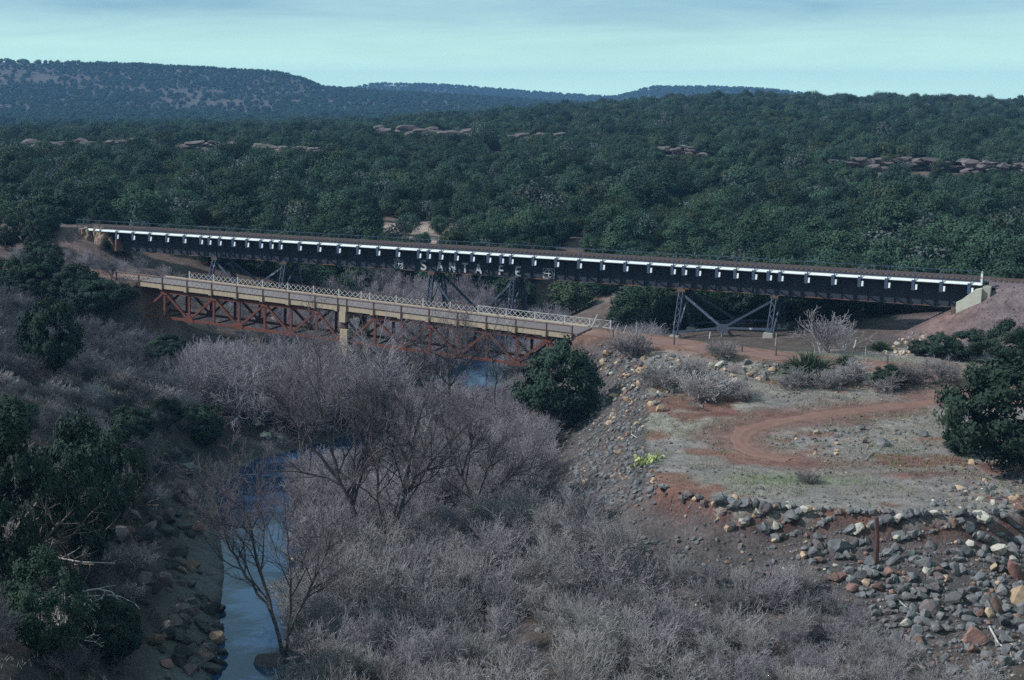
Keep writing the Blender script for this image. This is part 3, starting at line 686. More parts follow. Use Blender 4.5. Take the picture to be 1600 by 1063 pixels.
# railings
mpost = MB().box((-.07, -.09, -.66), (.07, -.004, .80)).mesh('railing_post', M['rust_dark'])
mpostf = MB().box((-.06, 0.004, -.3), (.06, .09, .84)).mesh('railing_post', M['lattice_white'])
def lattice(a, b, z0, z1, y, mat):
    mb = MB(); n = max(2, int(round((b - a) / .62))); st = (b - a) / n
    for k in range(n):
        x0, x1 = a + k * st, a + (k + 1) * st
        mb.bar((x0, y, z0), (x1, y, z1), .05, .014, (0, 1, 0)); mb.bar((x0, y + .016, z1), (x1, y + .016, z0), .05, .014, (0, 1, 0))
    return mb.mesh('lattice_panel', mat)
stn = [-3.0] + GS
for i, s in enumerate(stn):
    link('railing_post', mpost, GB_, (s, 0, 0)); 
    if i > 1: link('railing_post', mpostf, GB_, (s, GW, 0))
for i in range(len(stn) - 1):
    a, b = stn[i] + .08, stn[i + 1] - .08
    if i < 16:
        part('lattice_panel', lattice(a, b, .12, .70, -.04, M['lattice_white'] if i < 6 or i > 11 else M['lattice']), None, GB_)
    part('rail_bar', MB().box((a - .01, -.075, .705), (b + .01, -.01, .77)).box((a - .01, -.07, .07), (b + .01, -.012, .115)), M['rust_dark'], GB_)
    if i > 1:
        part('lattice_panel', lattice(a, b, .12, .74, GW + .03, M['lattice_white']), None, GB_)
        part('rail_bar', MB().box((a - .01, GW + .01, .745), (b + .01, GW + .075, .80)).box((a - .01, GW + .012, .07), (b + .01, GW + .07, .115)), M['lattice_white'] if i > 13 else M['rust_dark'], GB_)
# far railing carries on past the bridge end
a, b = GL + .08, GL + 2.2
part('lattice_panel', lattice(a, b, .12, .74, GW + .03, M['lattice_white']), None, GB_)
part('rail_bar', MB().box((a, GW + .01, .745), (b, GW + .075, .80)).box((a, GW + .012, .02), (b + .3, GW + .07, .09)), M['lattice_white'], GB_)
link('railing_post', mpostf, GB_, (b, GW, 0))
part('bent_post', MB().bar((GL + .3, GW - .3, -.1), (GL + .9, GW - .35, 1.35), .12, .12), M['lattice_white'], GB_)
# trusses
def truss(s0, s1, st_, y):
    zt, zb = -.86, -3.75
    nodes = st_
    part('top_chord', MB().box((nodes[1] - .3, y - .13, zt - .17), (nodes[7] + .3, y + .13, zt + .17)), M['rust'], GB_)
    part('bottom_chord', MB().box((s0, y - .11, zb - .13), (s1, y + .11, zb + .13)), M['rust'], GB_)
    for k in range(1, 8):
        part('truss_vertical', MB().box((nodes[k] - .13, y - .09, zb + .135), (nodes[k] + .13, y + .09, zt - .175)), M['rust'], GB_)
    for k in range(8):
        lo_, hi_ = (k, k + 1) if k % 2 == 0 else (k + 1, k)
        e = .10 + .004 * (k % 2)
        part('truss_diagonal', MB().bar((nodes[lo_], y - .0, zb + .05), (nodes[hi_], y - .0, zt - .05), .22 + e * .1, .24, (0, 1, 0)), M['rust'], GB_)
    for k in range(0, 9, 2):
        part('gusset_plate', MB().prism([(nodes[k] - .55, zb - .2), (nodes[k] + .55, zb - .2), (nodes[k] + .55, zb + .15), (nodes[k] + .25, zb + .55), (nodes[k] - .25, zb + .55), (nodes[k] - .55, zb + .15)], y - .16, y - .142), M['rust'], GB_)
    for k in range(1, 8, 2):
        part('gusset_plate', MB().prism([(nodes[k] - .5, zt + .18), (nodes[k] + .5, zt + .18), (nodes[k] + .4, zt - .35), (nodes[k] - .4, zt - .35)], y - .16, y - .142), M['rust'], GB_)
for st_ in (GS[0:9], GS[9:18]):
    for y in (.42, GW - .42): truss(st_[0], st_[8], st_, y)
    for k in range(9):
        part('floor_beam', MB().box((st_[k] - .13, .1, -.66), (st_[k] + .13, GW - .1, -.305)), M['rust_dark'], GB_)
        if 0 < k < 8: part('lower_strut', MB().box((st_[k] - .08, .54, -3.84), (st_[k] + .08, GW - .54, -3.68)), M['rust_dark'], GB_)
for y in (1.2, 2.45, 3.7): part('stringer', MB().box((0, y - .1, -.9), (GL, y + .1, -.67)), M['rust_dark'], GB_)
# pier between the spans
sp = (GS[8] + GS[9]) / 2; wpt = GA + gu * sp + gn * GW / 2; zp = gz(wpt[0], wpt[1]) - (GA + gu * sp)[2]
pr = part('pier', MB().box((sp - .36, -.02, -1.72), (sp + .36, .80, -.52)).box((sp - .30, .6, -1.5), (sp + .30, GW - .6, -.62)).box((sp - .36, GW - .8, -1.72), (sp + .36, GW + .02, -.52)), M['concrete_cream'], GB_)
for y in (-.02, GW - .98):
    part('pier_column', MB().prism([(sp - .2, -2.45), (sp + .62, -2.45), (sp + .80, zp - 1), (sp - .4, zp - 1)], y, y + 1.0), M['concrete_cream'], pr)
    part('pier_shade_band', MB().box((sp - .22, y + .25, -2.45), (sp + .3, y + .85, -1.725)), M['rust_dark'], pr)  # dark block standing in for the deck's shadow across the concrete pier
# end piers / abutments
for s, nm, lab in ((-.9, 'bridge_abutment', 'weathered concrete abutment in the scrub under the rusty bridge where it leaves the dark bank'), (GL + .4, 'bridge_abutment', 'weathered concrete abutment behind the big juniper at the road end of the rusty bridge')):
    a_ = frame(nm, GA + gu * s, gu, gn, label=lab, category='abutment')
    part('end_wall', MB().box((-.35, .1, -6.5), (.35, GW - .1, -.32)), M['concrete_grey'], a_)
    part('bearing_block', MB().box((-.2, -.3, -6.5), (.5, .09, -3.9)), M['concrete_cream'], a_)
print('bridges ready')

# ------------------------------------------------------------------ instanced scatter for what is beyond counting
def scatter(name, P, size, spin, variant, protos, **kw):
    me = bpy.data.meshes.new(name); me.vertices.add(len(P)); me.vertices.foreach_set('co', np.asarray(P, np.float32).ravel())
    for an, ty, arr in (('size', 'FLOAT', size), ('spin', 'FLOAT', spin), ('variant', 'INT', variant)):
        a_ = me.attributes.new(an, ty, 'POINT'); a_.data.foreach_set('value', np.asarray(arr, np.int32 if ty == 'INT' else np.float32))
    o = link(name, me, **kw)
    ng = bpy.data.node_groups.new(name, 'GeometryNodeTree')
    ng.interface.new_socket('Geometry', in_out='INPUT', socket_type='NodeSocketGeometry'); ng.interface.new_socket('Geometry', in_out='OUTPUT', socket_type='NodeSocketGeometry')
    N = ng.nodes; gi = N.new('NodeGroupInput'); go = N.new('NodeGroupOutput'); jn = N.new('GeometryNodeJoinGeometry')
    def attr(nm, ty):
        n = N.new('GeometryNodeInputNamedAttribute'); n.data_type = ty; n.inputs['Name'].default_value = nm; return n.outputs['Attribute']
    sz = attr('size', 'FLOAT'); sp_ = attr('spin', 'FLOAT'); va = attr('variant', 'INT')
    cx_ = N.new('ShaderNodeCombineXYZ'); ng.links.new(sp_, cx_.inputs[2])
    for k, pr_ in enumerate(protos):
        oi = N.new('GeometryNodeObjectInfo'); oi.inputs['Object'].default_value = pr_; oi.transform_space = 'ORIGINAL'
        cmp = N.new('FunctionNodeCompare'); cmp.data_type = 'INT'; cmp.operation = 'EQUAL'
        ng.links.new(va, cmp.inputs[2]); cmp.inputs[3].default_value = k
        ip = N.new('GeometryNodeInstanceOnPoints')
        ng.links.new(gi.outputs[0], ip.inputs['Points']); ng.links.new(cmp.outputs[0], ip.inputs['Selection']); ng.links.new(oi.outputs['Geometry'], ip.inputs['Instance'])
        ng.links.new(cx_.outputs[0], ip.inputs['Rotation']); ng.links.new(sz, ip.inputs['Scale']); ng.links.new(ip.outputs[0], jn.inputs[0])
    ng.links.new(jn.outputs[0], go.inputs[0])
    o.modifiers.new('scatter', 'NODES').node_group = ng
    return o
def rs_(k): return np.random.default_rng(k)

# ------------------------------------------------------------------ junipers
trunk_lines = {2: [], 3: []}
def trunk_mesh(seed, h, mat, r=.16):
    rs = rs_(seed); out = [[], [], []]
    for k in range(3):
        grow(out, np.array([rs.normal(0, .12), rs.normal(0, .12), -.3]), np.array([rs.normal(0, .45), rs.normal(0, .45), 1.0]), h * rs.uniform(.6, .85), r * rs.uniform(.6, 1), 0, (4, 3), rs, wig=.14, spread=.8)
    return tubes_mesh('trunk', out[0] + out[1] + out[2], 4, mat)
PROTO_FAR = []
for k in range(7):
    rs = rs_(60 + k)
    asp = rs.uniform(.85, 1.25)
    PROTO_FAR.append((crown_mesh('crown', rs, .58 * asp, 1.0, 80, 90, .028, M['leaf'] if k < 5 else M['leaf_olive'], hollow=.35, spread=.30, lobes=6), trunk_mesh(80 + k, .9, M['bark'], .03)))
PROTO_FAR.append((crown_mesh('crown', rs_(77), .6, .85, 50, 22, .04, M['leaf_grey'], hollow=.2, spread=.34, lobes=6), trunk_mesh(91, .9, M['twig_dry'], .03)))
PROTO_NEAR = []
for k in range(4):
    rs = rs_(160 + k)
    PROTO_NEAR.append((crown_mesh('crown', rs, .56, 1.0, 150, 120, .019, M['leaf_near'], hollow=.45, spread=.17, lobes=8), trunk_mesh(180 + k, .9, M['bark'], .028)))
# open, half dead junipers of the shady bank
for k in range(3):
    rs = rs_(170 + k); out = [[], [], [], []]
    for j in range(4): grow(out, np.array([0, 0, -.05]), np.array([rs.normal(0, .6), rs.normal(0, .6), 1.0]), rs.uniform(.6, .9), .026, 0, (7, 5, 3), rs, wig=.2, spread=.95, rmin=.0025)
    PROTO_NEAR.append((crown_mesh('crown', rs, .60, 1.0, 120, 120, .017, M['leaf_near'], hollow=.45, spread=.15, lobes=8), tubes_mesh('trunk', out[0] + out[1] + out[2] + (out[3] if k == 2 else []), 3, M['deadwood'] if k == 2 else M['bark'])))

def juniper(proto, loc, h, spin, label, group=None, wide=1.0, name='juniper_tree', lift=0.0, cat='juniper'):
    t = root(name, loc, spin, label=label, category=cat)
    if group: t['group'] = group
    link('trunk', proto[1], t, scale=(h * .75, h * .75, h * .85)); link('crown', proto[0], t, (0, 0, lift), scale=(h * wide, h * wide, h))
    return t
# the hand-placed ones: base and top measured on the photograph
def place(pxb, pyb, pyt, proto, label, wpx=None, spin=None, group=None, name='juniper_tree', d=None, cat='juniper', sink=.15):
    p = hit(pxb, pyb) if d is None else None
    if p is None:
        q = at_d(pxb, pyb, d); p = np.array([q[0], q[1], gz(q[0], q[1])])
    h = at_d(pxb, pyt, p[1])[2] - p[2] + sink
    pw = {True: 1.24, False: 1.20}[proto in PROTO_NEAR]
    wide = 1.0 if wpx is None else (wpx / FPX * p[1]) / (h * pw)
    return juniper(proto, (p[0], p[1], p[2] - sink), h, random.random() * 6.28 if spin is None else spin, label, group, wide, name, lift=-.06 * h, cat=cat)
NP = PROTO_NEAR
place(880, 676, 532, NP[0], 'dense round green juniper on the stony bank beside the road end of the rusty bridge', 168)
place(1570, 742, 553, NP[1], 'big dense dark juniper at the edge of the dirt track with a low skirt', 240)
place(1500, 712, 662, NP[2], 'low juniper bush tucked against the foot of the big dark juniper', 75)
place(82, 592, 458, NP[3], 'rounded juniper standing alone on the shady bank below the bridge approach', 112)
place(100, 352, 286, NP[1], 'broad dark juniper behind the far end of the railway bridge', 120, d=206)
place(160, 352, 312, NP[2], 'small juniper between the dark broad juniper and the railway bridge railing', 60, d=203)
for k, (bx, by, ty, wd_) in enumerate(((1470, 560, 520, 70), (1512, 566, 512, 80), (1575, 575, 500, 95), (1435, 556, 530, 40))):
    place(bx, by, ty, NP[k % 4], ('bluish juniper bush at the foot of the gravel embankment, beside the road', 'middle one of the juniper bushes at the foot of the gravel embankment', 'tallest juniper at the foot of the gravel embankment, above the big dark juniper', 'small scrubby juniper where the gravel embankment meets the road')[k], wd_)
LB = [ # shady left bank, base px, top px, width, prototype, label
    (28, 925, 640, 200, 4, 'tall ragged juniper with bare grey limbs at the edge of the shady bank'), (128, 905, 655, 170, 5, 'ragged juniper with bleached dead branches above the dark creek cut'),
    (185, 820, 665, 110, 4, 'open juniper above the pinkish rocks of the creek cut'),
    (75, 1030, 860, 170, 6, 'low juniper with silvery dead limbs at the bottom of the shady bank'), (180, 1050, 930, 110, 2, 'dark juniper bush at the foot of the shady bank near the water'),
    (20, 470, 400, 80, 0, 'dark juniper on the shady slope beside the bridge approach'), (70, 442, 372, 80, 3, 'dark juniper below the tan stone outcrop on the shady slope'),
    (150, 494, 432, 100, 1, 'dark juniper hiding the start of the rusty bridge railing'), (188, 482, 442, 70, 0, 'bushy juniper in front of the first lattice panel of the rusty bridge'),
    (18, 392, 330, 75, 1, 'dark juniper beside the ballast at the far end of the railway bridge'), (58, 398, 342, 60, 2, 'dark juniper just below the ballast at the far end of the railway bridge'), (262, 566, 522, 80, 2, 'dark spreading bush under the first panels of the rusty truss'),
    (170, 392, 368, 38, 0, 'small green bush in front of the tan stone outcrop'),
    (120, 478, 412, 95, 2, 'dark juniper before the approach to the rusty bridge'), (62, 480, 398, 105, 0, 'broad dark juniper on the shady slope below the tan outcrop'), 
    (8, 330, 262, 80, 3, 'dark juniper high on the shady slope where the slope leaves the picture'), (40, 345, 280, 80, 1, 'dark juniper on the shady slope next to the highest one'), (70, 372, 318, 70, 0, 'dark juniper under the highest pair on the shady slope'),
    
    (205, 700, 630, 90, 3, 'small juniper above the rocks of the creek cut'), (262, 672, 622, 60, 0, 'dark bush at the head of the creek cut'), (320, 700, 628, 80, 1, 'dark bush overhanging the top of the blue pool'), (20, 690, 620, 90, 6, 'scraggly juniper under the lone rounded juniper')]
for bx, by, ty, wd_, k, lab in LB: place(bx, by, ty, NP[k], lab, wd_)

# ledges of the far slope: measured ends, sampled along the slope
LEDGES = [((0, 242), (212, 240), 'long mauve rock ledge among the junipers below the tallest mesa'), ((298, 242), (352, 241), 'short broken rock ledge between junipers of the far slope, beyond the long mauve ledge'),
          ((400, 246), (492, 254), 'broken rock ledge above the middle of the long railway bridge'), ((592, 218), (722, 222), 'pale high rock ledge near the crest of the wooded slope'),
          ((806, 226), (872, 224), 'thin rock ledge just under the crest of the wooded slope'), ((1048, 246), (1092, 250), 'small reddish rock outcrop alone in the middle of the wooded slope'),
          ((1308, 266), (1452, 264), 'long pinkish rock ledge above the end of the railway bridge'), ((1496, 268), (1600, 274), 'low pinkish ledge continuing the long pinkish one towards the edge')]
ledge_pts = []
for k, (a, b, lab) in enumerate(LEDGES):
    n = max(5, int(abs(b[0] - a[0]) / 13)); pts = [hit(a[0] + (b[0] - a[0]) * t, a[1] + (b[1] - a[1]) * t + 4) for t in np.linspace(0, 1, n)]
    t_ = root('rock_ledge', tuple(pts[0]), 0, label=lab, category='rock ledge'); rs = rs_(500 + k)
    mlist = [rock_mesh('ledge_block', 520 + k * 4 + j, M['rock_mauve'], 2, 12, .9) for j in range(3)]
    for p in pts:
        ledge_pts.append(p)
        for j in range(4):
            s = p[1] / 400 * rs.uniform(.9, 2.0)
            q = p - pts[0] + np.array([rs.normal(0, 1.5), rs.normal(0, 1.5), (.7, 2.0, 3.1, 3.9)[j] * (1 if k < 3 else .85) * rs.uniform(.85, 1.1) * min(1.4, p[1] / 400)])
            link('ledge_block', mlist[rs.integers(3)], t_, tuple(q), (rs.normal(0, .08), rs.normal(0, .08), rs.normal(0, .35)), (s * rs.uniform(1.4, 2.6), s * 1.2, s * rs.uniform(.45, .85)))
ledge_pts = np.array(ledge_pts)
CLR = hit(650, 368)

# hillside forest: jittered grid, spacing grows a little with distance
rs = rs_(900); cand = []
yy_ = 158.0
while yy_ < 1330:
    sp_ = 3.4 + (yy_ - 160) * .0032 + max(0, yy_ - 720) * .006; hw = yy_ * .45 + 20
    for xx_ in np.arange(-hw, hw, sp_): cand.append((xx_ + rs.normal(0, sp_ * .36), yy_ + rs.normal(0, sp_ * .36)))
    yy_ += sp_ * .92
C_ = np.array(cand); CZ_ = ground(C_[:, 0], C_[:, 1])
sx = (C_[:, 0] - RA[0]) * ru[0] + (C_[:, 1] - RA[1]) * ru[1]; sy = (C_[:, 0] - RA[0]) * rn[0] + (C_[:, 1] - RA[1]) * rn[1]
keep = (sy > np.where(C_[:, 0] > 8, RD + 1.8, RD + 5.0))
de_, _, _, _ = polydist(C_[:, 0], C_[:, 1], EMB); keep &= ~((de_ < 11))
de_, _, _, _ = polydist(C_[:, 0], C_[:, 1], EMBL); keep &= ~(de_ < 6)
dr_, sd_, _, _ = polydist(C_[:, 0], C_[:, 1], RIV)
keep &= ~((dr_ < 15 + np.where(sd_ < 0, 8, -2)) & (C_[:, 1] < 199)); keep &= ~((dr_ < 3) & (C_[:, 1] < 232))
keep &= ~((((C_[:, 0] - CLR[0]) / 7) ** 2 + ((C_[:, 1] - CLR[1]) / 15) ** 2 < 1) & (rs.random(len(C_)) < .85))
for p in ledge_pts:
    keep &= ~((np.abs(C_[:, 0] - p[0] * C_[:, 1] / p[1]) < 3.6) & (C_[:, 1] < p[1] + 1.5) & (C_[:, 1] > p[1] - 20 * p[1] / 380))
keep &= (rs.random(len(C_)) > .03) & (fbm(C_[:, 0] * .045, C_[:, 1] * .03, 99, 3) > -.52)
C_ = C_[keep]; CZ_ = CZ_[keep]
H_ = rs.lognormal(math.log(3.1), .28, len(C_)) * (1 + .25 * fbm(C_[:, 0] * .02, C_[:, 1] * .02, 77, 2)); H_ = np.clip(H_, 1.6, 6.0)
near_row = C_[:, 1] < 210; H_ = np.where(near_row, H_ * 1.25, H_)
V_ = rs.choice(8, len(C_), p=[.16, .16, .16, .15, .12, .07, .05, .13])
inview = np.abs(C_[:, 0] / C_[:, 1]) < .37
order = np.argsort(np.where(inview, C_[:, 1], 9e9)); IND = order[:300]; rest = np.ones(len(C_), bool); rest[IND] = False
def jzone(x, y):
    px_ = 800 + x / y * FPX
    a = 'beyond the white lettering of the railway bridge' if 600 < px_ <= 900 else 'beyond the far third of the railway bridge' if px_ <= 600 else 'beyond the railway bridge spans by the pale abutment' if px_ < 1260 else 'behind the railway embankment and abutment'
    return a
KINDW = ['dark green rounded', 'dark green rounded', 'broad dark green', 'dense dark green', 'uneven dark green', 'olive green', 'pale olive green', 'thin grey leafless']
fars = []
for n_, i in enumerate(IND):
    k = int(V_[i]); szw = 'tall' if H_[i] > 5.2 else 'small' if H_[i] < 3.6 else 'middle-sized'
    lab = szw + ' ' + KINDW[k] + (' scrub tree ' if k == 7 else ' juniper ') + jzone(*C_[i])
    t = juniper(PROTO_FAR[k], (C_[i, 0], C_[i, 1], CZ_[i] - .15), float(H_[i]), float(rs.random() * 6.28), lab, 'junipers on the slope behind the railway bridge', float(rs.uniform(.9, 1.2)))
    fars.append(t)
crown_obs = []
for k in range(8):
    for t in fars:
        c = [c for c in t.children if c.name.startswith('crown')][0]
        if c.data == PROTO_FAR[k][0]: crown_obs.append(c); break
fp = np.concatenate([C_[rest], (CZ_[rest] - .15)[:, None]], 1)
scatter('far_woodland', fp, H_[rest] * 1.08, rs.random(rest.sum()) * 6.28, V_[rest], crown_obs, kind='stuff', label='dense dark green juniper woodland covering the far slope', category='woodland')
# mesa woodland
mp_, mh_ = [], []
for f, x0, x1, y0, d, dep in MESAS:
    sp_ = 7.5 if d < 2000 else 10.5
    for yy_ in np.arange(y0 + 20, d + 60, sp_):
        lim = yy_ * .40; xs = np.arange(max(x0, -lim), min(x1, lim), sp_); xs = xs + rs.normal(0, sp_ * .4, len(xs)); ys = yy_ + rs.normal(0, sp_ * .4, len(xs)); zs = f(xs, ys)
        den = .80 + 1.1 * fbm(xs * .012, ys * .012, 61, 3) - .16 * np.clip((ys - y0) / (d - y0), 0, 1) * (xs < -200)
        ok = (rs.random(len(xs)) < den) & (zs > 6); mp_.append(np.stack([xs, ys, zs - .2], 1)[ok]); mh_.append(rs.uniform(3.2, 5.6, ok.sum()) * (1.0 if d < 2000 else 1.25))
mp_ = np.concatenate(mp_); mh_ = np.concatenate(mh_)
far_low = [crown_obs[0], crown_obs[2], crown_obs[4]]
scatter('mesa_woodland', mp_, mh_, rs.random(len(mp_)) * 6.28, rs.integers(0, 3, len(mp_)), far_low, kind='stuff', label='juniper woodland dotting the hazy blue mesas on the skyline', category='woodland')
print('woodland', len(fp), len(mp_))

# ------------------------------------------------------------------ bare trees of the creek bottom
def bare_tree(name, limbs, d, seed, label, mt, mtw, kids=(7, 6, 5), r0=.17, depth=1.6, lf=(.32, .6), spread=.7, minr=.011):
    rs = rs_(seed); base = at_d(*limbs[0][0], d); base = np.array([base[0], base[1], gz(base[0], base[1])]); out = [[], [], [], [], []]
    for li, lm in enumerate(limbs):
        P = np.array([at_d(a, b, d) for a, b in lm]) - base; dep = rs.normal(0, depth)
        if li == 0: P[0, 2] = -.25
        P[:, 1] += np.linspace(0, dep, len(P)) ** 1 if li else 0
        Q = np.stack([np.interp(np.linspace(0, len(P) - 1, 4 * len(P) - 3), np.arange(len(P)), P[:, k]) for k in range(3)], 1)
        Q[1:-1] = (Q[:-2] + 2 * Q[1:-1] + Q[2:]) / 4; Q[1:-1] += rs.normal(0, .05, Q[1:-1].shape)
        L = np.linalg.norm(np.diff(Q, axis=0), axis=1).sum(); r = r0 * (1 if li == 0 else rs.uniform(.55, .75)); rad = np.linspace(r, .03, len(Q))
        out[0].append((Q, rad)); sub(out, Q, rad, L, 0, kids, rs, .15, .05, spread, lf, .35, (6, 5, 4, 3, 3), minr, .3)
    t = root(name, tuple(base), 0, label=label, category='bare tree')
    link('trunk', tubes_mesh('trunk', out[0], 7, mt), t); link('branches', tubes_mesh('branches', out[1] + out[2], 4, mt), t); link('twigs', tubes_mesh('twigs', out[3] + out[4], 3, mtw), t)
    return t
bare_tree('cottonwood_tree', [[(600, 908), (576, 847), (548, 786), (530, 750), (515, 690), (498, 630), (478, 580)], [(600, 905), (602, 870), (600, 820), (590, 765), (595, 700), (612, 640), (620, 590)], [(602, 880), (618, 837), (630, 775), (655, 745), (695, 705), (740, 660)],
          [(548, 786), (556, 740), (572, 690), (590, 620)], [(532, 752), (490, 700), (455, 660), (432, 615)], [(630, 775), (640, 720), (650, 670), (668, 615)]], 93, 1001, 'large forked leafless cottonwood standing beside the blue pool', M['bark_dark'], M['twig_tree'], kids=(13, 10, 8), r0=.22, minr=.009)
bare_tree('cottonwood_tree', [[(744, 852), (742, 790), (720, 740), (700, 690), (690, 655)], [(742, 795), (775, 762), (812, 742), (860, 725)], [(742, 790), (760, 730), (785, 680)], [(744, 830), (790, 790), (850, 770), (905, 765)], [(722, 742), (735, 700), (745, 655)]], 98, 1002, 'spreading reddish leafless tree between the forked cottonwood and the stony bank', M['bark_dark'], M['twig_tree'], kids=(12, 9, 8), r0=.14, minr=.009)
bare_tree('cottonwood_tree', [[(446, 1034), (425, 960), (402, 865), (386, 800), (372, 762)], [(446, 1030), (452, 940), (440, 880), (430, 825)], [(425, 960), (382, 905), (345, 850), (330, 800)], [(446, 1000), (480, 930), (505, 880), (520, 830)]], 77, 1003, 'leafless tree leaning over the water at its narrow end', M['bark_dark'], M['twig_tree'], kids=(12, 9, 8), r0=.13, minr=.008)
bare_tree('cottonwood_tree', [[(473, 800), (470, 700), (464, 640), (452, 588)], [(478, 795), (486, 700), (494, 640), (500, 590)]], 108, 1004, 'slender twin-stemmed leafless tree behind the blue pool', M['bark_dark'], M['twig_tree'], kids=(12, 8, 7), r0=.12, minr=.009)
bare_tree('cottonwood_tree', [[(694, 655), (702, 600), (700, 550), (688, 516)], [(702, 605), (730, 565), (775, 540)], [(700, 560), (660, 545), (630, 528)], [(702, 590), (718, 550), (728, 505)]], 127, 1005, 'dark leafless tree in front of the second span of the rusty bridge', M['bark_dark'], M['twig_tree'], kids=(11, 8, 7), r0=.17, minr=.01)
bare_tree('cottonwood_tree', [[(770, 630), (775, 590), (768, 560), (760, 530)], [(775, 600), (800, 570), (815, 545)]], 125, 1006, 'small dark leafless tree next to the dense green juniper under the rusty bridge', M['bark_dark'], M['twig_tree'], kids=(7, 6, 4), r0=.10)
bare_tree('cottonwood_tree', [[(640, 726), (645, 690), (650, 660), (646, 630)], [(645, 700), (662, 680), (672, 655)], [(645, 705), (628, 685), (622, 660)]], 108, 1007, 'pale stemmed small leafless tree behind the forked cottonwood', M['deadwood'], M['twig_pale'], kids=(6, 5, 4), r0=.08)
bare_tree('cottonwood_tree', [[(345, 640), (350, 600), (352, 570), (358, 545)], [(345, 630), (335, 595), (330, 560)], [(350, 610), (372, 580), (385, 556)]], 131, 1008, 'pale leafless tree on the shady side of the creek under the rusty truss', M['twig_pale'], M['twig'], kids=(7, 6, 4), r0=.09)
bare_tree('cottonwood_tree', [[(590, 600), (598, 570), (590, 545), (575, 530)], [(596, 575), (615, 550), (640, 535)], [(590, 560), (565, 550), (545, 545)]], 133, 1009, 'leafless tree with whitish branches by the cream pier of the rusty bridge', M['twig_pale'], M['twig'], kids=(7, 6, 4), r0=.09)

# ------------------------------------------------------------------ leafless shrubs
def shrub_mesh(seed, stems, mat, kids=(6, 5), L=(.75, 1.1), r=.022, spread=.6, lean=.75, minr=.0085, wig=.2, name='stems'):
    rs = rs_(seed); out = [[], [], [], []]
    for k in range(stems):
        a = rs.random() * 6.28; e = lean * math.sqrt(rs.random())
        grow(out, np.array([rs.normal(0, .10), rs.normal(0, .10), -.05]), np.array([math.cos(a) * e, math.sin(a) * e, 1.0]), rs.uniform(*L), r * rs.uniform(.6, 1.1), 0, kids, rs, wig=wig, up=.06, spread=spread, rmin=minr, nseg=(5, 4, 3))
    return out
SH = []
for k in range(6):
    o_ = shrub_mesh(1100 + k, 13, None, kids=(8, 8), minr=.0042, r=.012)
    SH.append((tubes_mesh('stems', o_[0] + o_[1], 4, M['twig']), tubes_mesh('twigs', o_[2], 3, M['twig'])))
def recolour(pair, m_):
    out = []
    for me in pair:
        c = me.copy(); c.materials.clear(); c.materials.append(M[m_]); out.append(c)
    return tuple(out)
SHT = [recolour(p, 'twig_tan') for p in SH]; SHD = [recolour(p, 'twig_shade') for p in SH]
SHP = []
for k in range(3):
    o_ = shrub_mesh(1120 + k, 10, None, kids=(7, 7), minr=.0055, r=.02)
    SHP.append((tubes_mesh('stems', o_[0] + o_[1], 4, M['twig_pale']), tubes_mesh('twigs', o_[2], 3, M['twig'])))
DRY = []
for k in range(4):
    o_ = shrub_mesh(1140 + k, 26, None, kids=(9, 5), L=(.5, .85), minr=.006, r=.012, lean=1.3, wig=.12)
    mt_ = (M['twig_dry'], M['twig_pale'])[k % 2]
    DRY.append((tubes_mesh('stems', o_[0], 3, mt_), tubes_mesh('twigs', o_[1] + o_[2], 3, mt_)))
def shrub(proto, x, y, h, label, group, name='bare_shrub', cat='shrub', wide=1.0, z=None):
    t = root(name, (x, y, (gz(x, y) if z is None else z) - .05), random.random() * 6.28, label=label, category=cat)
    if group: t['group'] = group
    s = (h * wide, h * wide, h)
    link('stems', proto[0], t, scale=s); link('twigs', proto[1], t, scale=s); return t
rs = rs_(1200); pts = []
def try_add(x, y, rmin):
    for q in pts:
        if (q[0] - x) ** 2 + (q[1] - y) ** 2 < rmin * rmin: return False
    pts.append((x, y)); return True
N_ = 9000; X_ = rs.uniform(-42, 32, N_); Y_ = rs.uniform(63, 146, N_); ZG = ground(X_, Y_); dr_, sd_, _, _ = polydist(X_, Y_, RIV); dc_, cs_, _, _ = polydist(X_, Y_, CREST)
FX, FY = at_z(1050, 808, 3.0)[:2], at_z(1440, 1063, 1.5)[:2]
for x, y, z, dr0, sd0, dc0, cs0 in zip(X_, Y_, ZG, dr_, sd_, dc_, cs_):
    if (sd0 < 0 and not (y > 121 and z < 6.5 and dr0 > 3.4 and x / y > -.228)) or dr0 < 3.0 or cs0 < 0 and y < 150: continue
    if (x - GA[0]) * gn[0] + (y - GA[1]) * gn[1] > -2.5 and y > 120: continue
    if dc0 < 4.6 and y < 92: continue
    if dc0 < 8.2 and y >= 92 and x > -3: continue
    if y < 100 and sd0 > 0 and dr0 > 6 and float(fbm(np.array([x * .22]), np.array([y * .22]), 88, 2)[0]) < -.36: continue
    # rubble fan at the bottom of the cut stays clear of brush
    if x > FX[0] and (x - FX[0]) * (FY[1] - FX[1]) - (y - FX[1]) * (FY[0] - FX[0]) < 0 and x > 12: continue
    try_add(x, y, 1.05 if dr0 < 6 and sd0 > 0 else 1.32 if y < 84 else 1.62)
print('thicket', len(pts))
pts.sort(key=lambda p: p[1])
def tzone(x, y):
    px_ = 800 + x / y * FPX
    row = 'at the bottom of the picture' if y < 70 else 'in the second row from the bottom' if y < 76 else 'in the middle of the thicket' if y < 86 else 'deep in the thicket' if y < 98 else 'at the back of the thicket' if y < 118 else 'in front of the rusty bridge'
    cols = ((430, 'beside the water'), (560, 'by the leaning tree'), (680, 'by the forked cottonwood'), (860, 'by the spreading tree'), (1040, 'by the stony bank'), (1230, 'by the red cut'), (9999, 'by the rubble fan'))
    return row + ' ' + next(c for a, c in cols if px_ < a)
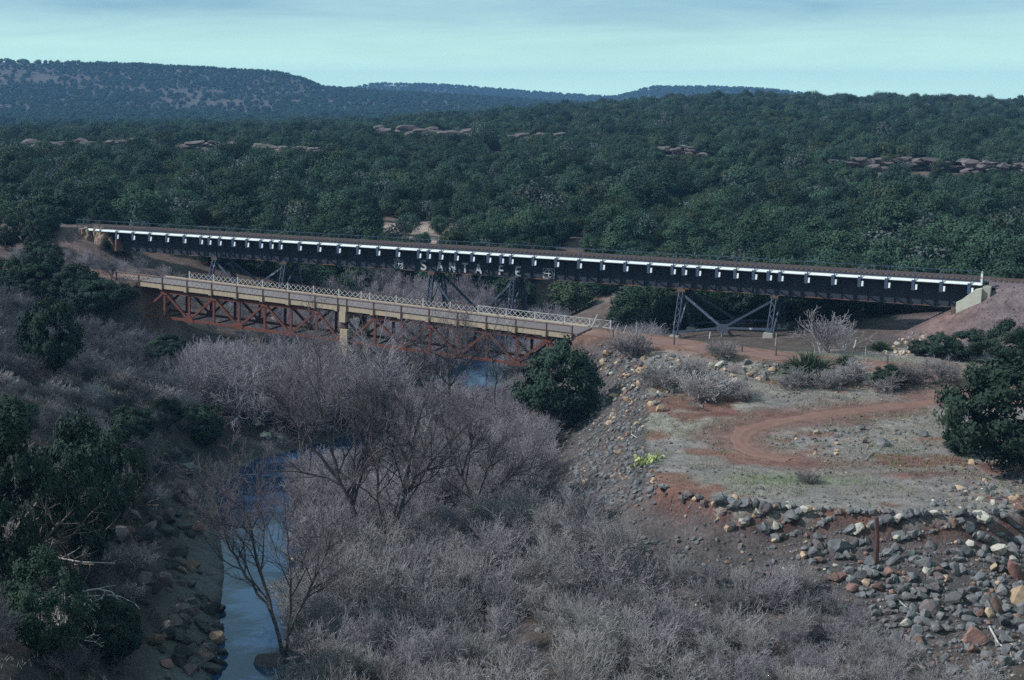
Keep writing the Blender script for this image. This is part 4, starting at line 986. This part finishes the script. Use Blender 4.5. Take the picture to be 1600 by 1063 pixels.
def tzone_old(x, y):
    px_ = 800 + x / y * FPX
    if y < 76: return 'along the bottom of the creek thicket' + (' beside the water' if px_ < 620 else ' below the red cut bank' if px_ > 1050 else '')
    if y < 95: return 'around the foot of the forked cottonwood' if px_ < 760 else 'between the cottonwoods and the red cut bank'
    if y < 115: return 'behind the forked cottonwood beside the blue pool' if px_ < 700 else 'below the stony bank behind the spreading tree'
    return 'in front of the rusty road bridge' + (' next to the dense juniper' if px_ > 760 else '')
TH = pts[:300]
for i, (x, y) in enumerate(TH):
    k = int(rs.integers(0, 9)); tan = y < 96 and rs.random() < .62 - .25 * (y > 86) + .15 * (x > 2); pr_ = SHP[k - 6] if k > 5 and y < 90 else (SHT if tan else SH)[k % 6]
    h = float(rs.uniform(1.9, 3.2)) * (.8 if y < 80 else 1.0) * (.75 if x > 9 else 1) * (.4 if x < -8 and 114 < y < 124 else 1)
    if x < -6 and y >= 124: h = float(min(5.2, max(1.0, 32 - .181 * y - gz(x, y))) * rs.uniform(.72, 1.0))
    shrub(pr_, x, y, h, ('pale-stemmed' if k > 5 and y < 90 else ('tall ' if h > 2.5 else 'low ') + ('tan-grey' if tan else 'purple-grey')) + ' leafless shrub ' + tzone(x, y), 'leafless shrubs of the creek thicket', wide=float(rs.uniform(.85, 1.15)))
ex = pts[300:]
if ex:
    stem_obs = [o for o in bpy.data.objects if o.name.startswith('twigs') and o.parent and o.parent.name.startswith('bare_shrub') and o.data in [s[1] for s in SH]][:3]
    ep = np.array([(x, y, gz(x, y) - .05) for x, y in ex]); es_ = rs.uniform(2.0, 3.2, len(ep)) * np.where((ep[:, 0] < -8) & (ep[:, 1] > 114) & (ep[:, 1] < 124), .4, 1); es_ = np.where((ep[:, 0] < -6) & (ep[:, 1] >= 124), np.clip(32 - .181 * ep[:, 1] - ep[:, 2], 1.0, 5.2) * rs.uniform(.72, 1.0, len(ep)), es_)
    scatter('thicket_shrubs', ep, es_, rs.random(len(ep)) * 6.28, rs.integers(0, len(stem_obs), len(ep)), stem_obs, kind='stuff', label='leafless grey thicket filling the creek bottom under the rusty bridge', category='thicket')
# valley floor behind the road bridge: grey brush under and beyond the railway
vp = []
N_ = 5000; X_ = rs.uniform(-62, 34, N_); Y_ = rs.uniform(140, 232, N_); dr_, sd_, _, _ = polydist(X_, Y_, RIV)
for x, y, dr0, sd0 in zip(X_, Y_, dr_, sd_):
    if dr0 < 3.6: continue
    if (x - GA[0]) * gn[0] + (y - GA[1]) * gn[1] < GW + 3: continue
    if y > 199 or (dr0 > (25 if sd0 < 0 else 14) and y > 185): continue
    syy = (x - RA[0]) * rn[0] + (y - RA[1]) * rn[1]
    if x > 6 and (x > 16 or syy > -4): continue
    if all((q[0] - x) ** 2 + (q[1] - y) ** 2 > 4.4 for q in vp): vp.append((x, y))
print('valley', len(vp))
vp_obs = [o for o in bpy.data.objects if o.name.startswith('twigs') and o.parent and o.parent.name.startswith('bare_shrub')]
vo = [next(o for o in vp_obs if o.data == SH[k][1]) for k in range(3)]
vq = np.array([(x, y, gz(x, y) - .05) for x, y in vp])
vs_ = rs.uniform(2.2, 3.6, len(vp)); vs_ = np.where(vq[:, 0] < -28, vs_ * .55, vs_); vs_ = np.where(np.abs((vq[:, 0] - RA[0]) * rn[0] + (vq[:, 1] - RA[1]) * rn[1] - 2.6) < 5, np.minimum(vs_, 2.4), vs_)
scatter('valley_brush', vq, vs_, rs.random(len(vp)) * 6.28, rs.integers(0, 3, len(vp)), vo, kind='stuff', label='grey leafless brush filling the creek valley under and behind the railway bridge', category='brush')
# left bank scrub
lp = []
N_ = 5000; X_ = rs.uniform(-62, -14, N_); Y_ = rs.uniform(60, 158, N_); dr_, sd_, _, _ = polydist(X_, Y_, RIV); ZG = ground(X_, Y_)
for x, y, dr0, sd0, z in zip(X_, Y_, dr_, sd_, ZG):
    if sd0 > 0 or dr0 < 4.2 or abs(x / y) > .40: continue
    if dr0 < 6.5 or dr0 < 10 and rs.random() < .6: continue
    if (x - GA[0]) * gn[0] + (y - GA[1]) * gn[1] > -3 and x > -44: continue
    if y > 121 and x / y > -.225: continue
    if all((q[0] - x) ** 2 + (q[1] - y) ** 2 > 3.9 for q in lp): lp.append((x, y))
lp.sort(key=lambda q: (abs(q[0] / q[1]) > .365, q[1] < 62, rs.random())); lp = lp[:300]; print('left', len(lp))
for x, y in lp:
    px_ = 800 + x / y * FPX; k = int(rs.integers(0, 10)); h = float(rs.uniform(1.0, 2.0)) * (1.35 if y > 118 else 1)
    where = 'on the dark cut' if gz(x, y) < 6 else 'on the bank'
    row = 'at the bottom' if y < 72 else 'among the ragged junipers' if y < 92 else 'above the blue pool' if y < 112 else 'around the rounded juniper' if y < 126 else 'below the rusty bridge'
    zone = where + ' ' + row + (' at the edge' if px_ < 90 else ' near the water' if px_ > 270 and y < 118 else '')
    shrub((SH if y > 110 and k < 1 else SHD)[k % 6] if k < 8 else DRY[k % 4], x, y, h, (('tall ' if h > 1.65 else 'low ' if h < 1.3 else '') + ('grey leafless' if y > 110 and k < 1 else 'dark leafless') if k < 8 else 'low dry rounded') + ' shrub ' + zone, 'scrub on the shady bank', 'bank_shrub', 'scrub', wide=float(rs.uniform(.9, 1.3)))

# terrace scrub: base px, height px, width factor
for bx, by, hp, wd_, k, lab in ((985, 560, 30, 1.15, 0, 'rounded dry shrub beside the first fence stump at the road'), (1125, 562, 22, 1.2, 2, 'low dry shrub between two fence posts at the road edge'), (1100, 628, 34, 1.3, 1, 'largest pale dry shrub below the riprap'),
        (1042, 608, 28, 1.2, 3, 'dry shrub at the lower edge of the riprap'), (1020, 606, 22, 1.1, 0, 'small grey shrub among the lower riprap stones'), (1072, 590, 22, 1.3, 2, 'dry shrub between large tan riprap stones'), (1138, 618, 24, 1.1, 3, 'pale dry shrub next to the small bright green bush'),
        (1240, 608, 24, 1.3, 1, 'pale dry shrub in front of the spiky green yucca'), (1292, 608, 24, 1.0, 3, 'small pale dry shrub beside the spiky green yucca'), (1330, 598, 26, 1.2, 1, 'pale shrub between the yucca and the dark green bush'), (1160, 628, 16, 1.2, 0, 'small dry tuft shrub beside the red track'),
        (1430, 600, 24, 1.4, 2, 'grey shrub near the fence stump before the big dark juniper'), (1470, 600, 26, 1.3, 0, 'grey shrub partly behind the big dark juniper'), (1262, 756, 18, 1.0, 2, 'small brown shrub on the green patch above the red cut'), (1310, 602, 18, 1.1, 3, 'low pale shrub at the edge of the red clearing'), (1385, 612, 22, 1.3, 1, 'pale shrub in front of the dark green bush')):
    p = hit(bx, by); shrub(DRY[k], p[0], p[1], hp / FPX * p[1] / .62, lab, None, 'dry_shrub', wide=wd_, z=p[2])
p = hit(1287, 552); shrub(SHP[0], p[0], p[1], 3.4, 'pale silvery leafless shrub behind the road by the railway tower', None, 'pale_shrub', wide=1.2)
p = hit(1330, 552); shrub(SHP[1], p[0], p[1] + 2, 2.6, 'silvery leafless shrub beside the foot of the gravel embankment', None, 'pale_shrub', wide=1.1)
def blade_bush(name, seed, n, L, wd_, mat):
    rs = rs_(seed); V = []; F = []
    for k in range(n):
        a = rs.random() * 6.28; e = rs.uniform(.05, 1.45); l = L * rs.uniform(.7, 1.1); d = np.array([math.cos(a) * math.sin(e), math.sin(a) * math.sin(e), math.cos(e)]); s = norm(np.cross(d, rs.normal(0, 1, 3))) * wd_
        b = np.array([rs.normal(0, .12), rs.normal(0, .12), 0]); m = b + d * l * .6; t = b + d * l - np.array([0, 0, .18 * l * math.sin(e)])
        i = len(V); V += [b - s * .6, b + s * .6, m + s, m - s, t, t + s * .1]; F += [(i, i + 1, i + 2, i + 3), (i + 3, i + 2, i + 5, i + 4)]
    return mesh_np(name, V, F, mat)
yme = blade_bush('leaves', 1300, 420, 1.0, .018, M['yucca'])
for bx, by, hp, lab in ((1262, 588, 44, 'large spiky green yucca beside the road'), (1322, 572, 20, 'small spiky plant by the leaning fence post'), (1375, 548, 18, 'small yucca on the rocky toe of the embankment')):
    p = hit(bx, by); t = root('yucca_plant', tuple(p), 0, label=lab, category='yucca'); s = hp / FPX * p[1]; link('leaves', yme, t, scale=(s * 1.5, s * 1.5, s))
place(1388, 606, 570, NP[2], 'dark green bush with a yellow dry clump beside it near the road', 62, name='green_bush', cat='bush')
place(1152, 618, 602, NP[0], 'small bright green bush among pale dry shrubs', 18, name='green_bush', cat='bush')
p = hit(1362, 602); yl = blade_bush('blades', 1301, 260, 1.0, .015, M['grass_pale']); t = root('dry_grass_clump', tuple(p), 0, label='yellow dry grass clump beside the dark green bush', category='grass clump'); link('blades', yl, t, scale=(.9, .9, 1.0))
# prickly pear
p = hit(1006, 728); t = root('prickly_pear', tuple(p), 0, label='yellow-green prickly pear cactus on the stony edge of the terrace', category='cactus'); rs = rs_(1310)
bmx = bmesh.new(); bmesh.ops.create_icosphere(bmx, subdivisions=2, radius=1); pm = bpy.data.meshes.new('pad'); bmx.to_mesh(pm); bmx.free(); pm.materials.append(M['cactus'])
for k in range(34):
    x_, y_ = rs.normal(0, .55), rs.normal(0, .5); link('pad', pm, t, (x_, y_ + x_ * .8, .14 + rs.random() * .3), (rs.normal(0, .5), rs.normal(0, .5), rs.random() * 6), (.15, .04, .19))

# ------------------------------------------------------------------ fence posts along the road
FP = [(958, 531, 14, 0, 0, 'dark fence stump beside the rounded dry shrub'), (1053, 541, 17, 0, 0, 'dark upright fence post above the riprap'), (1106, 547, 28, .12, 1, 'tall pale-topped fence post above the riprap'), (1159, 552, 14, 0, 0, 'dark fence stump above the big riprap stones'), (1212, 558, 15, 0, 0, 'dark fence stump next to the spiky yucca'),
      (1329, 566, 34, .22, 1, 'tall leaning fence post near the dark green bush'), (1386, 570, 14, 0, 0, 'short dark fence stump behind the dark green bush'), (1447, 577, 15, 0, 0, 'dark fence stump nearest the big dark juniper'), (1010, 537, 8, 1.0, 0, 'dark slanting stake beside the rounded dry shrub'),
      (959, 524, 18, .45, 2, 'pale leaning stake at the end of the white lattice railing'), (972, 525, 17, .4, 2, 'second pale leaning stake past the white lattice railing'), (994, 520, 16, 0, 2, 'thin white marker post across the road from the stump'), (1211, 541, 20, .08, 2, 'thin white post by the foot of the railway tower'),
      (1309, 553, 22, .08, 2, 'thin white post beside the silvery shrub'), (1352, 556, 16, 0, 2, 'thin pale post at the toe of the embankment')]
for k, (bx, by, hp, ln, ty, lab) in enumerate(FP):
    p = hit(bx, by); h = hp / FPX * p[1]; r_ = (.10, .075, .045)[ty]
    mb = MB().tube([(0, 0, -.3), (ln * h * .5 + .01, 0, h * .5), (ln * h, .02, h)], [r_, r_ * .92, r_ * .8], 6)
    o = link('fence_post', mb.mesh('fence_post', (M['post_wood'], M['post_wood'], M['deadwood'])[ty]), None, tuple(p), label=lab, category='fence post', group='fence posts along the dirt road')
    if ty == 1:
        pc = MB().tube([(ln * h * .62, 0, h * .62), (ln * h + .005, .02, h + .015)], [r_ * .97, r_ * .88], 6); link('pale_top', pc.mesh('pale_top', M['deadwood']), o)
# logs and dead branches
def log(name, P, r0, lab, mat='deadwood', kids=0, seed=0, cat='dead branch'):
    P = np.array(P); o0 = P[0].copy(); Q = P - o0; rad = np.linspace(r0, r0 * .45, len(Q)); lines = [(Q, rad)]
    rs = rs_(seed); out = [[], [], [], []]
    if kids: sub(out[1:], Q, rad, np.linalg.norm(Q[-1]), -1 + 1, (kids, 2), rs, .2, .02, .7, (.2, .45), .35, (4, 3), .012, .2); lines += out[1] + out[2]
    return link(name, tubes_mesh(name, lines, 6, M[mat]), None, tuple(o0), label=lab, category=cat)
def gpx(pl, lift=.12): return [hit(a, b) + np.array([0, 0, lift]) for a, b in pl]
log('fallen_log', [at_d(832, 838, 95), at_d(870, 839, 95.2), at_d(915, 842, 95.4)], .09, 'bleached fallen log lying in the thicket below the stony bank', cat='log')
log('dead_branch', gpx([(1545, 993), (1560, 1012), (1580, 1025), (1600, 1042)]), .07, 'white dead branch lying on the rubble at the bottom of the picture', kids=3, seed=3)
log('dead_branch', gpx([(1398, 946), (1420, 958), (1440, 968)]), .05, 'pale broken stick on the edge of the rubble fan', kids=1, seed=4)
log('dead_branch', [at_d(1110, 540, 131) , at_d(1130, 543, 131.2), at_d(1155, 540, 131)], .05, 'curved white branch lying across the far road edge by the tower', seed=5)
log('dead_branch', gpx([(986, 682), (996, 690)]), .05, 'short white stick on the terrace edge', seed=6)
log('dead_branch', gpx([(1352, 722), (1366, 708)], .1), .04, 'thin grey stick beside the dark boulder', seed=7)
rs = rs_(1400)
for k, (pl, d, lab) in enumerate(((((30, 905), (70, 890), (90, 872), (130, 876), (180, 880)), 72, 'long forked bleached branch above the dark creek cut'), (((40, 950), (100, 948), (130, 938), (170, 932), (187, 936)), 69, 'silvery dead limb curving over the shady bank'), (((100, 946), (135, 955), (150, 970), (160, 980)), 69, 'silvery dead limb drooping below the curved one'),
        (((120, 924), (150, 923), (178, 921), (188, 934)), 70, 'thin bent dead branch above the silvery limb'), (((0, 694), (15, 699), (28, 698)), 92, 'pale dead branch among the ragged junipers'), (((72, 767), (100, 764), (122, 766)), 86, 'bleached dead branch across the ragged juniper'), (((135, 720), (150, 735), (160, 746)), 92, 'bleached broken branch behind the ragged juniper'), (((45, 823), (70, 820), (75, 825)), 76, 'short bleached branch on the shady bank'))):
    log('dead_branch', [at_d(a, b, d) + np.array([0, rs.normal(0, .25), 0]) for a, b in pl], .06, lab, kids=4, seed=20 + k)
p = hit(1368, 885); tp = at_d(1366, 808, p[1] + .15)
link('timber_post', MB().tube([(0, 0, -.4), (.03, 0, (tp[2] - p[2]) * .5), (-.06, .1, tp[2] - p[2])], [.17, .14, .13], 7).mesh('timber_post', M['rust_dark']), None, tuple(p), label='old dark timber post standing in front of the hollow in the red cut bank', category='post')
print('plants ready')

# ------------------------------------------------------------------ stones
RM = {c: [rock_mesh('rock', 2000 + i * 9 + j, M[m_], 2, 11, q) for j in range(6)] for i, (c, m_, q) in enumerate((('grey', 'rock_grey', .75), ('tan', 'rock_tan', .75), ('pale', 'rock_pale', .7), ('red', 'rock_red', .75), ('mauve', 'rock_mauve', .7), ('dark', 'rock_dark', .75)))}
ROCKS = []
rs = rs_(2100)
def inpoly(x, y, P):
    c = False; n = len(P)
    for i in range(n):
        x1, y1 = P[i]; x2, y2 = P[i - 1]
        if (y1 > y) != (y2 > y) and x < (x2 - x1) * (y - y1) / (y2 - y1) + x1: c = not c
    return c
def scatter_rocks(poly, n, smin, smax, mix, zone, pw=2.2):
    P = np.array(poly); lo = P.min(0); hi = P.max(0); k = 0; names = list(mix); pr_ = np.array([mix[c] for c in names]); pr_ = pr_ / pr_.sum()
    while k < n:
        x, y = rs.uniform(lo[0], hi[0]), rs.uniform(lo[1], hi[1])
        if not inpoly(x, y, poly): continue
        p = hit(x, y); s = smin + (smax - smin) * rs.random() ** pw
        ROCKS.append((p, s, names[rs.choice(len(names), p=pr_)], zone, None)); k += 1
scatter_rocks([(938, 565), (960, 548), (1100, 562), (1255, 572), (1250, 604), (1180, 600), (1100, 598), (1010, 640), (930, 672), (918, 640)], 480, .13, .44, {'grey': .55, 'tan': .25, 'mauve': .12, 'pale': .05, 'red': .05}, 'in the riprap below the road')
scatter_rocks([(900, 700), (960, 660), (1000, 660), (1000, 690), (1042, 772), (960, 795), (900, 805), (888, 750)], 480, .10, .34, {'grey': .78, 'tan': .06, 'mauve': .1, 'red': .05}, 'on the stony bank beside the terrace')
scatter_rocks([(1040, 775), (1180, 785), (1350, 812), (1600, 790), (1600, 1063), (1450, 1063), (1330, 930), (1240, 880), (1150, 840), (1050, 800)], 1250, .10, .50, {'grey': .68, 'tan': .07, 'pale': .03, 'red': .07, 'mauve': .10}, 'in the rubble below the red cut bank', 3.2)
scatter_rocks([(1200, 695), (1260, 672), (1420, 672), (1470, 700), (1410, 712), (1230, 712)], 90, .08, .30, {'grey': .7, 'tan': .2, 'mauve': .1}, 'in the loop of the dirt track')
scatter_rocks([(1450, 770), (1600, 735), (1600, 800), (1440, 805)], 120, .10, .34, {'grey': .7, 'tan': .12, 'mauve': .1, 'pale': .06}, 'on the terrace edge by the big dark juniper')
scatter_rocks([(432, 838), (470, 830), (570, 835), (580, 905), (500, 880), (432, 890)], 46, .2, .6, {'grey': .75, 'tan': .15, 'pale': .1}, 'on the gravel bar beside the pool', 1.5)
scatter_rocks([(388, 655), (415, 655), (440, 690), (415, 692)], 12, .2, .55, {'grey': .4, 'pale': .6}, 'on the far shore of the pool', 1.2)
scatter_rocks([(200, 690), (330, 690), (335, 760), (300, 860), (330, 930), (400, 1040), (420, 1063), (250, 1063), (220, 960), (180, 850)], 200, .2, .8, {'dark': .7, 'mauve': .22, 'red': .08}, 'on the dark creek cut', 2.0)
scatter_rocks([(1372, 545), (1420, 522), (1452, 520), (1430, 545), (1425, 560), (1380, 556)], 60, .10, .34, {'tan': .6, 'pale': .2, 'grey': .2}, 'on the rocky toe of the embankment')
scatter_rocks([(380, 840), (900, 830), (900, 1000), (420, 1000)], 50, .2, .55, {'grey': .8, 'tan': .1, 'pale': .1}, 'under the brush of the creek bottom')
SP = [(1338, 838, .5, 'pale', 'cream squared boulder in the red cut beside the timber post'), (1231, 800, .36, 'pale', 'small cream block at the top of the rubble'), (1534, 820, .68, 'pale', 'pale topped boulder high in the rubble near the terrace edge'), (1558, 868, .72, 'pale', 'white faced boulder below a dark hollow in the rubble'), (1448, 902, .42, 'pale', 'white faced stone under the grey slab in the rubble'),
      (1442, 888, .70, 'grey', 'large grey slab above the white faced stone'), (1585, 905, .78, 'red', 'rounded rust-red boulder at the edge of the rubble'), (1592, 945, .80, 'tan', 'rounded tan boulder below the rust-red one'), (1450, 962, .78, 'mauve', 'tall mauve slab leaning in the rubble'), (1462, 986, .48, 'grey', 'pointed pale grey slab at the foot of the mauve one'), (1524, 1006, .85, 'red', 'big reddish boulder near the white dead branch'),
      (1308, 868, .85, 'grey', 'largest dark grey boulder at the toe of the cut'), (1492, 945, .55, 'grey', 'wedge-shaped grey boulder in the middle of the rubble'), (1555, 955, .6, 'red', 'brown angular boulder in the rubble near the tan one'), (1404, 858, .5, 'grey', 'grey boulder beside the dark hollow'), (1382, 700, .62, 'grey', 'dark pointed boulder in the loop of the track'), (1345, 674, .42, 'grey', 'smaller dark boulder near the pointed one'), (1350, 694, .36, 'red', 'orange-red stone between the dark boulders'), (1440, 683, .45, 'grey', 'flat grey boulder by the big dark juniper'), (1276, 680, .34, 'tan', 'flat tan stone beside the track loop'),
      (948, 560, .62, 'tan', 'rounded tan boulder next to the dense green juniper'), (1065, 608, .52, 'tan', 'upright tan stone at the lower edge of the riprap'), (1030, 644, .55, 'tan', 'tan stone on the dark hollow of the terrace edge'), (1060, 578, .46, 'tan', 'big tan stone in the middle of the riprap'), (1006, 565, .42, 'tan', 'yellowish stone in the riprap near the rounded shrub'), (1124, 574, .5, 'pale', 'upright pale stone among the riprap'), (1112, 576, .4, 'pale', 'leaning pale stone beside the upright one'), (1152, 583, .85, 'mauve', 'largest brownish boulder of the riprap'), (1205, 582, .5, 'tan', 'squarish tan stone near the yucca'), (1174, 588, .5, 'tan', 'flat tan stone under the brownish boulder'), (959, 622, .44, 'tan', 'orange-tan stone on the lower riprap'), (979, 628, .44, 'tan', 'second orange-tan stone on the lower riprap'), (1518, 727, .32, 'tan', 'small tan pointed stone at the foot of the big dark juniper'),
      (400, 668, .6, 'pale', 'white boulder on the far shore of the blue pool'), (412, 686, .45, 'pale', 'white stone lying at the water edge of the pool'), (440, 855, .5, 'pale', 'upright cream stone on the gravel bar'), (436, 868, .5, 'tan', 'tan stone on the gravel bar beside the water'), (465, 850, .8, 'grey', 'large blue-grey boulder on the gravel bar'), (480, 842, .7, 'grey', 'second blue-grey boulder on the gravel bar'),
      (186, 844, 1.1, 'mauve', 'big rounded grey boulder on the shady bank'), (205, 815, .7, 'mauve', 'flat pinkish rock ledge stone on the dark cut'), (280, 762, .9, 'mauve', 'pinkish sunlit rock in the dark creek cut'), (295, 780, .8, 'mauve', 'pinkish rock below the sunlit one in the creek cut'), (290, 740, .9, 'grey', 'grey rock at the top of the creek cut'), (250, 970, 1.0, 'mauve', 'large banded boulder low in the creek cut'), (290, 965, .9, 'mauve', 'reddish-topped boulder low in the creek cut'), (420, 1042, 1.0, 'mauve', 'flat boulder at the very edge of the water')]
for bx, by, s, c, lab in SP: ROCKS.append((hit(bx, by), s, c, 'special', lab))
for bx, by, s in ((870, 905, .5),): pass
vis = sorted(range(len(ROCKS)), key=lambda i: (ROCKS[i][4] is None, -ROCKS[i][1] / ROCKS[i][0][1]))
top = vis[:300]; low = vis[300:]
CW = {'grey': 'grey angular', 'tan': 'tan', 'pale': 'pale cream', 'red': 'reddish brown', 'mauve': 'mauve-brown', 'dark': 'dark'}
for i in top:
    p, s, c, zone, lab = ROCKS[i]
    o = link('boulder' if s > .42 else 'rock', RM[c][rs.integers(6)], None, (p[0], p[1], p[2] + s * .28), (rs.normal(0, .35), rs.normal(0, .35), rs.random() * 6.28), (s * rs.uniform(.9, 1.35), s * rs.uniform(.8, 1.1), s * rs.uniform(.85, 1.25)))
    o['category'] = 'boulder' if s > .42 else 'rock'
    if lab: o['label'] = lab
    else:
        near = min((q for q in ROCKS if q[4]), key=lambda q: float(np.sum((q[0] - p) ** 2)))
        nn = ' '.join(near[4].split()[:4]) if False else near[4].split(' in the ')[0].split(' at the ')[0].split(' beside ')[0].split(' near ')[0].split(' next to ')[0].split(' on the ')[0].split(' by the ')[0].split(' under ')[0].split(' above ')[0].split(' below ')[0].split(' between ')[0].split(' high ')[0].split(' among ')[0].split(' low ')[0].split(' at ')[0].split(' lying ')[0].split(' leaning ')[0].split(' of the ')[0]
        zs = zone.replace('on the terrace edge by the big dark juniper', 'on the terrace edge').replace('in the rubble below the red cut bank', 'in the rubble').replace('in the riprap below the road', 'in the riprap').replace('on the gravel bar beside the pool', 'on the gravel bar').replace('on the stony bank beside the terrace', 'on the stony bank')
        o['label'] = ('large ' if s > .5 else 'middle-sized ' if s > .36 else 'small ') + CW[c] + ' stone ' + zs + ' near the ' + nn; o['group'] = 'loose stones ' + zone
    if False: o['label'] = ('large ' if s > .5 else 'middle-sized ' if s > .36 else 'small ') + CW[c] + ' stone ' + zone; o['group'] = 'loose stones ' + zone
low_by = {}
for i in low: low_by.setdefault(ROCKS[i][2], []).append(ROCKS[i])
SM = {c: np.array([v.co[:] for v in rock_mesh('rubble_shape', 2300 + k, None, 1, 8, .75).vertices]) if False else None for k, c in enumerate(RM)}
def small_rock_arrays(seed):
    bm = bmesh.new(); bmesh.ops.create_icosphere(bm, subdivisions=1, radius=1); V = np.array([v.co[:] for v in bm.verts]); F = np.array([[v.index for v in f.verts] for f in bm.faces]); bm.free()
    r_ = rs_(seed); N = r_.normal(0, 1, (7, 3)); N /= np.linalg.norm(N, axis=1)[:, None]
    for n in N:
        t = V @ n - r_.uniform(.5, .8); V = V - np.where(t > 0, t, 0)[:, None] * n
    return V, F
SR = [small_rock_arrays(2400 + k) for k in range(5)]
def rubble(name, items, mat, **kw):
    Vs, Fs, n = [], [], 0
    for (x, y, z, s) in items:
        V, F = SR[rs.integers(5)]; e = rs.random(3) * 6.28; Rm = np.array(Matrix.Rotation(e[2], 3, 'Z') @ Matrix.Rotation(e[0], 3, 'X'))
        W = (V * np.array([s * rs.uniform(.9, 1.4), s, s * rs.uniform(.6, .95)])) @ Rm.T + np.array([x, y, z + s * .2])
        Vs.append(W); Fs.append(F + n); n += len(V)
    return link(name, mesh_np(name, np.concatenate(Vs), np.concatenate(Fs), mat), **kw)
for c, L in low_by.items():
    rubble({'grey': 'grey_rubble', 'tan': 'tan_rubble', 'pale': 'pale_rubble', 'red': 'reddish_rubble', 'mauve': 'mauve_rubble', 'dark': 'dark_rubble'}[c], [(p[0], p[1], p[2], s) for p, s, *_ in L], M['rock_' + c], kind='stuff', label='small %s stones filling the gaps of the rubble slopes' % CW[c], category='rubble')
# gravel on terrace, slopes, embankment
def gravel(name, n, boxr, cond, smin, smax, mat, lab):
    x = rs.uniform(boxr[0], boxr[1], n); y = rs.uniform(boxr[2], boxr[3], n); z = ground(x, y); k = cond(x, y, z); x, y, z = x[k], y[k], z[k]
    s = smin + (smax - smin) * rs.random(len(x)) ** 3
    return rubble(name, list(zip(x, y, z, s)), M[mat], kind='stuff', label=lab, category='gravel')
def c_terr(x, y, z):
    dc, cs, _, _ = polydist(x, y, CREST); dt, _, _, _ = polydist(x, y, TRACK); dd, _, _, _ = polydist(x, y, ROAD)
    return ((cs < 0) | (dc < 9)) & (y < 134) & (dt > 1.4) & (dd > 2.2) & (fbm(x * .25, y * .25, 55, 3) > -.05)
gravel('terrace_gravel', 9000, (6, 48, 76, 132), c_terr, .03, .15, 'rock_grey', 'grey gravel scattered over the terrace and its slopes')
gravel('tan_gravel', 1500, (6, 48, 76, 132), c_terr, .03, .13, 'rock_tan', 'tan gravel scattered over the terrace')
def c_slope(x, y, z):
    dc, cs, _, _ = polydist(x, y, CREST)
    return (cs >= 0) & (dc < 11) & (x > 3) & ((y < 90) | (dc < 9)) & (y > 66)
gravel('slope_rubble', 15000, (2, 48, 66, 134), c_slope, .05, .24, 'rock_grey', 'dark grey rubble covering the cut bank and the stony bank')
gravel('brown_slope_rubble', 4000, (2, 48, 66, 134), c_slope, .05, .22, 'rock_red', 'brown rubble mixed into the cut bank and the stony bank')
gravel('pale_slope_rubble', 900, (2, 48, 66, 134), c_slope, .04, .16, 'rock_pale', 'pale stone chips scattered on the cut bank')
def c_emb(x, y, z):
    de, _, ze, _ = polydist(x, y, EMB); return (de < 13) & (ze - z > .1) & (de > 2.6)
gravel('embankment_ballast', 9000, (34, 90, 108, 160), c_emb, .05, .14, 'ballast', 'purple-grey ballast stones covering the railway embankment')
def c_embl(x, y, z):
    de, _, ze, _ = polydist(x, y, EMBL); return (de < 7) & (de > 2.0)
gravel('approach_ballast', 1500, (-90, -50, 180, 220), c_embl, .06, .16, 'ballast', 'purple-grey ballast beside the track at the far end of the railway bridge')
# grass
def grass(name, n, boxr, cond, h, mat, lab, blades=5):
    x = rs.uniform(boxr[0], boxr[1], n); y = rs.uniform(boxr[2], boxr[3], n); z = ground(x, y); k = cond(x, y, z); x, y, z = x[k], y[k], z[k]; m = len(x)
    x = np.repeat(x, blades) + rs.normal(0, .07, m * blades); y = np.repeat(y, blades) + rs.normal(0, .07, m * blades); z = np.repeat(z, blades); m = len(x)
    a = rs.random(m) * 6.28; hh = h * rs.uniform(.5, 1.2, m); le = rs.normal(0, .5, (m, 2)) * hh[:, None]; wv_ = .018
    V = np.stack([np.stack([x - np.cos(a) * wv_, y - np.sin(a) * wv_, z - .02], 1), np.stack([x + np.cos(a) * wv_, y + np.sin(a) * wv_, z - .02], 1), np.stack([x + le[:, 0], y + le[:, 1], z + hh], 1)], 1).reshape(-1, 3)
    return link(name, mesh_np(name, V, np.arange(3 * m).reshape(m, 3), M[mat]), kind='stuff', label=lab, category='grass')
def c_grass(x, y, z):
    dc, cs, _, _ = polydist(x, y, CREST); dt, _, _, _ = polydist(x, y, TRACK); dd, _, _, _ = polydist(x, y, ROAD)
    return (cs < 0) & (y < 132) & (dt > 1.6) & (dd > 2.4) & (fbm(x * .18, y * .18, 31, 3) + .6 * fbm(x * .5, y * .5, 35, 2) > -.02)
grass('terrace_grass', 15000, (8, 52, 78, 130), c_grass, .22, 'grass', 'short dry grass tufts on the terrace')
grass('bank_grass', 9000, (-62, -20, 58, 150), lambda x, y, z: z > 3, .35, 'grass_pale', 'pale dry grass on the shady bank', 4)

# ------------------------------------------------------------------ haze: one closed box of thin even air
hz = bpy.data.materials.new('haze_air'); hz.use_nodes = True; ht = hz.node_tree; ht.nodes.clear()
ho = ht.nodes.new('ShaderNodeOutputMaterial'); pv = ht.nodes.new('ShaderNodeVolumePrincipled')
pv.inputs['Color'].default_value = (.30, .58, 1.0, 1); pv.inputs['Density'].default_value = HAZE; pv.inputs['Anisotropy'].default_value = .0
lk(ht, pv.outputs[0], ho.inputs['Volume'])
link('haze', MB().box((-2700, -60, -3), (2700, 4400, 84)).mesh('haze', hz), kind='stuff', label='thin blue haze in the air towards the mesas', category='haze')
print('done')
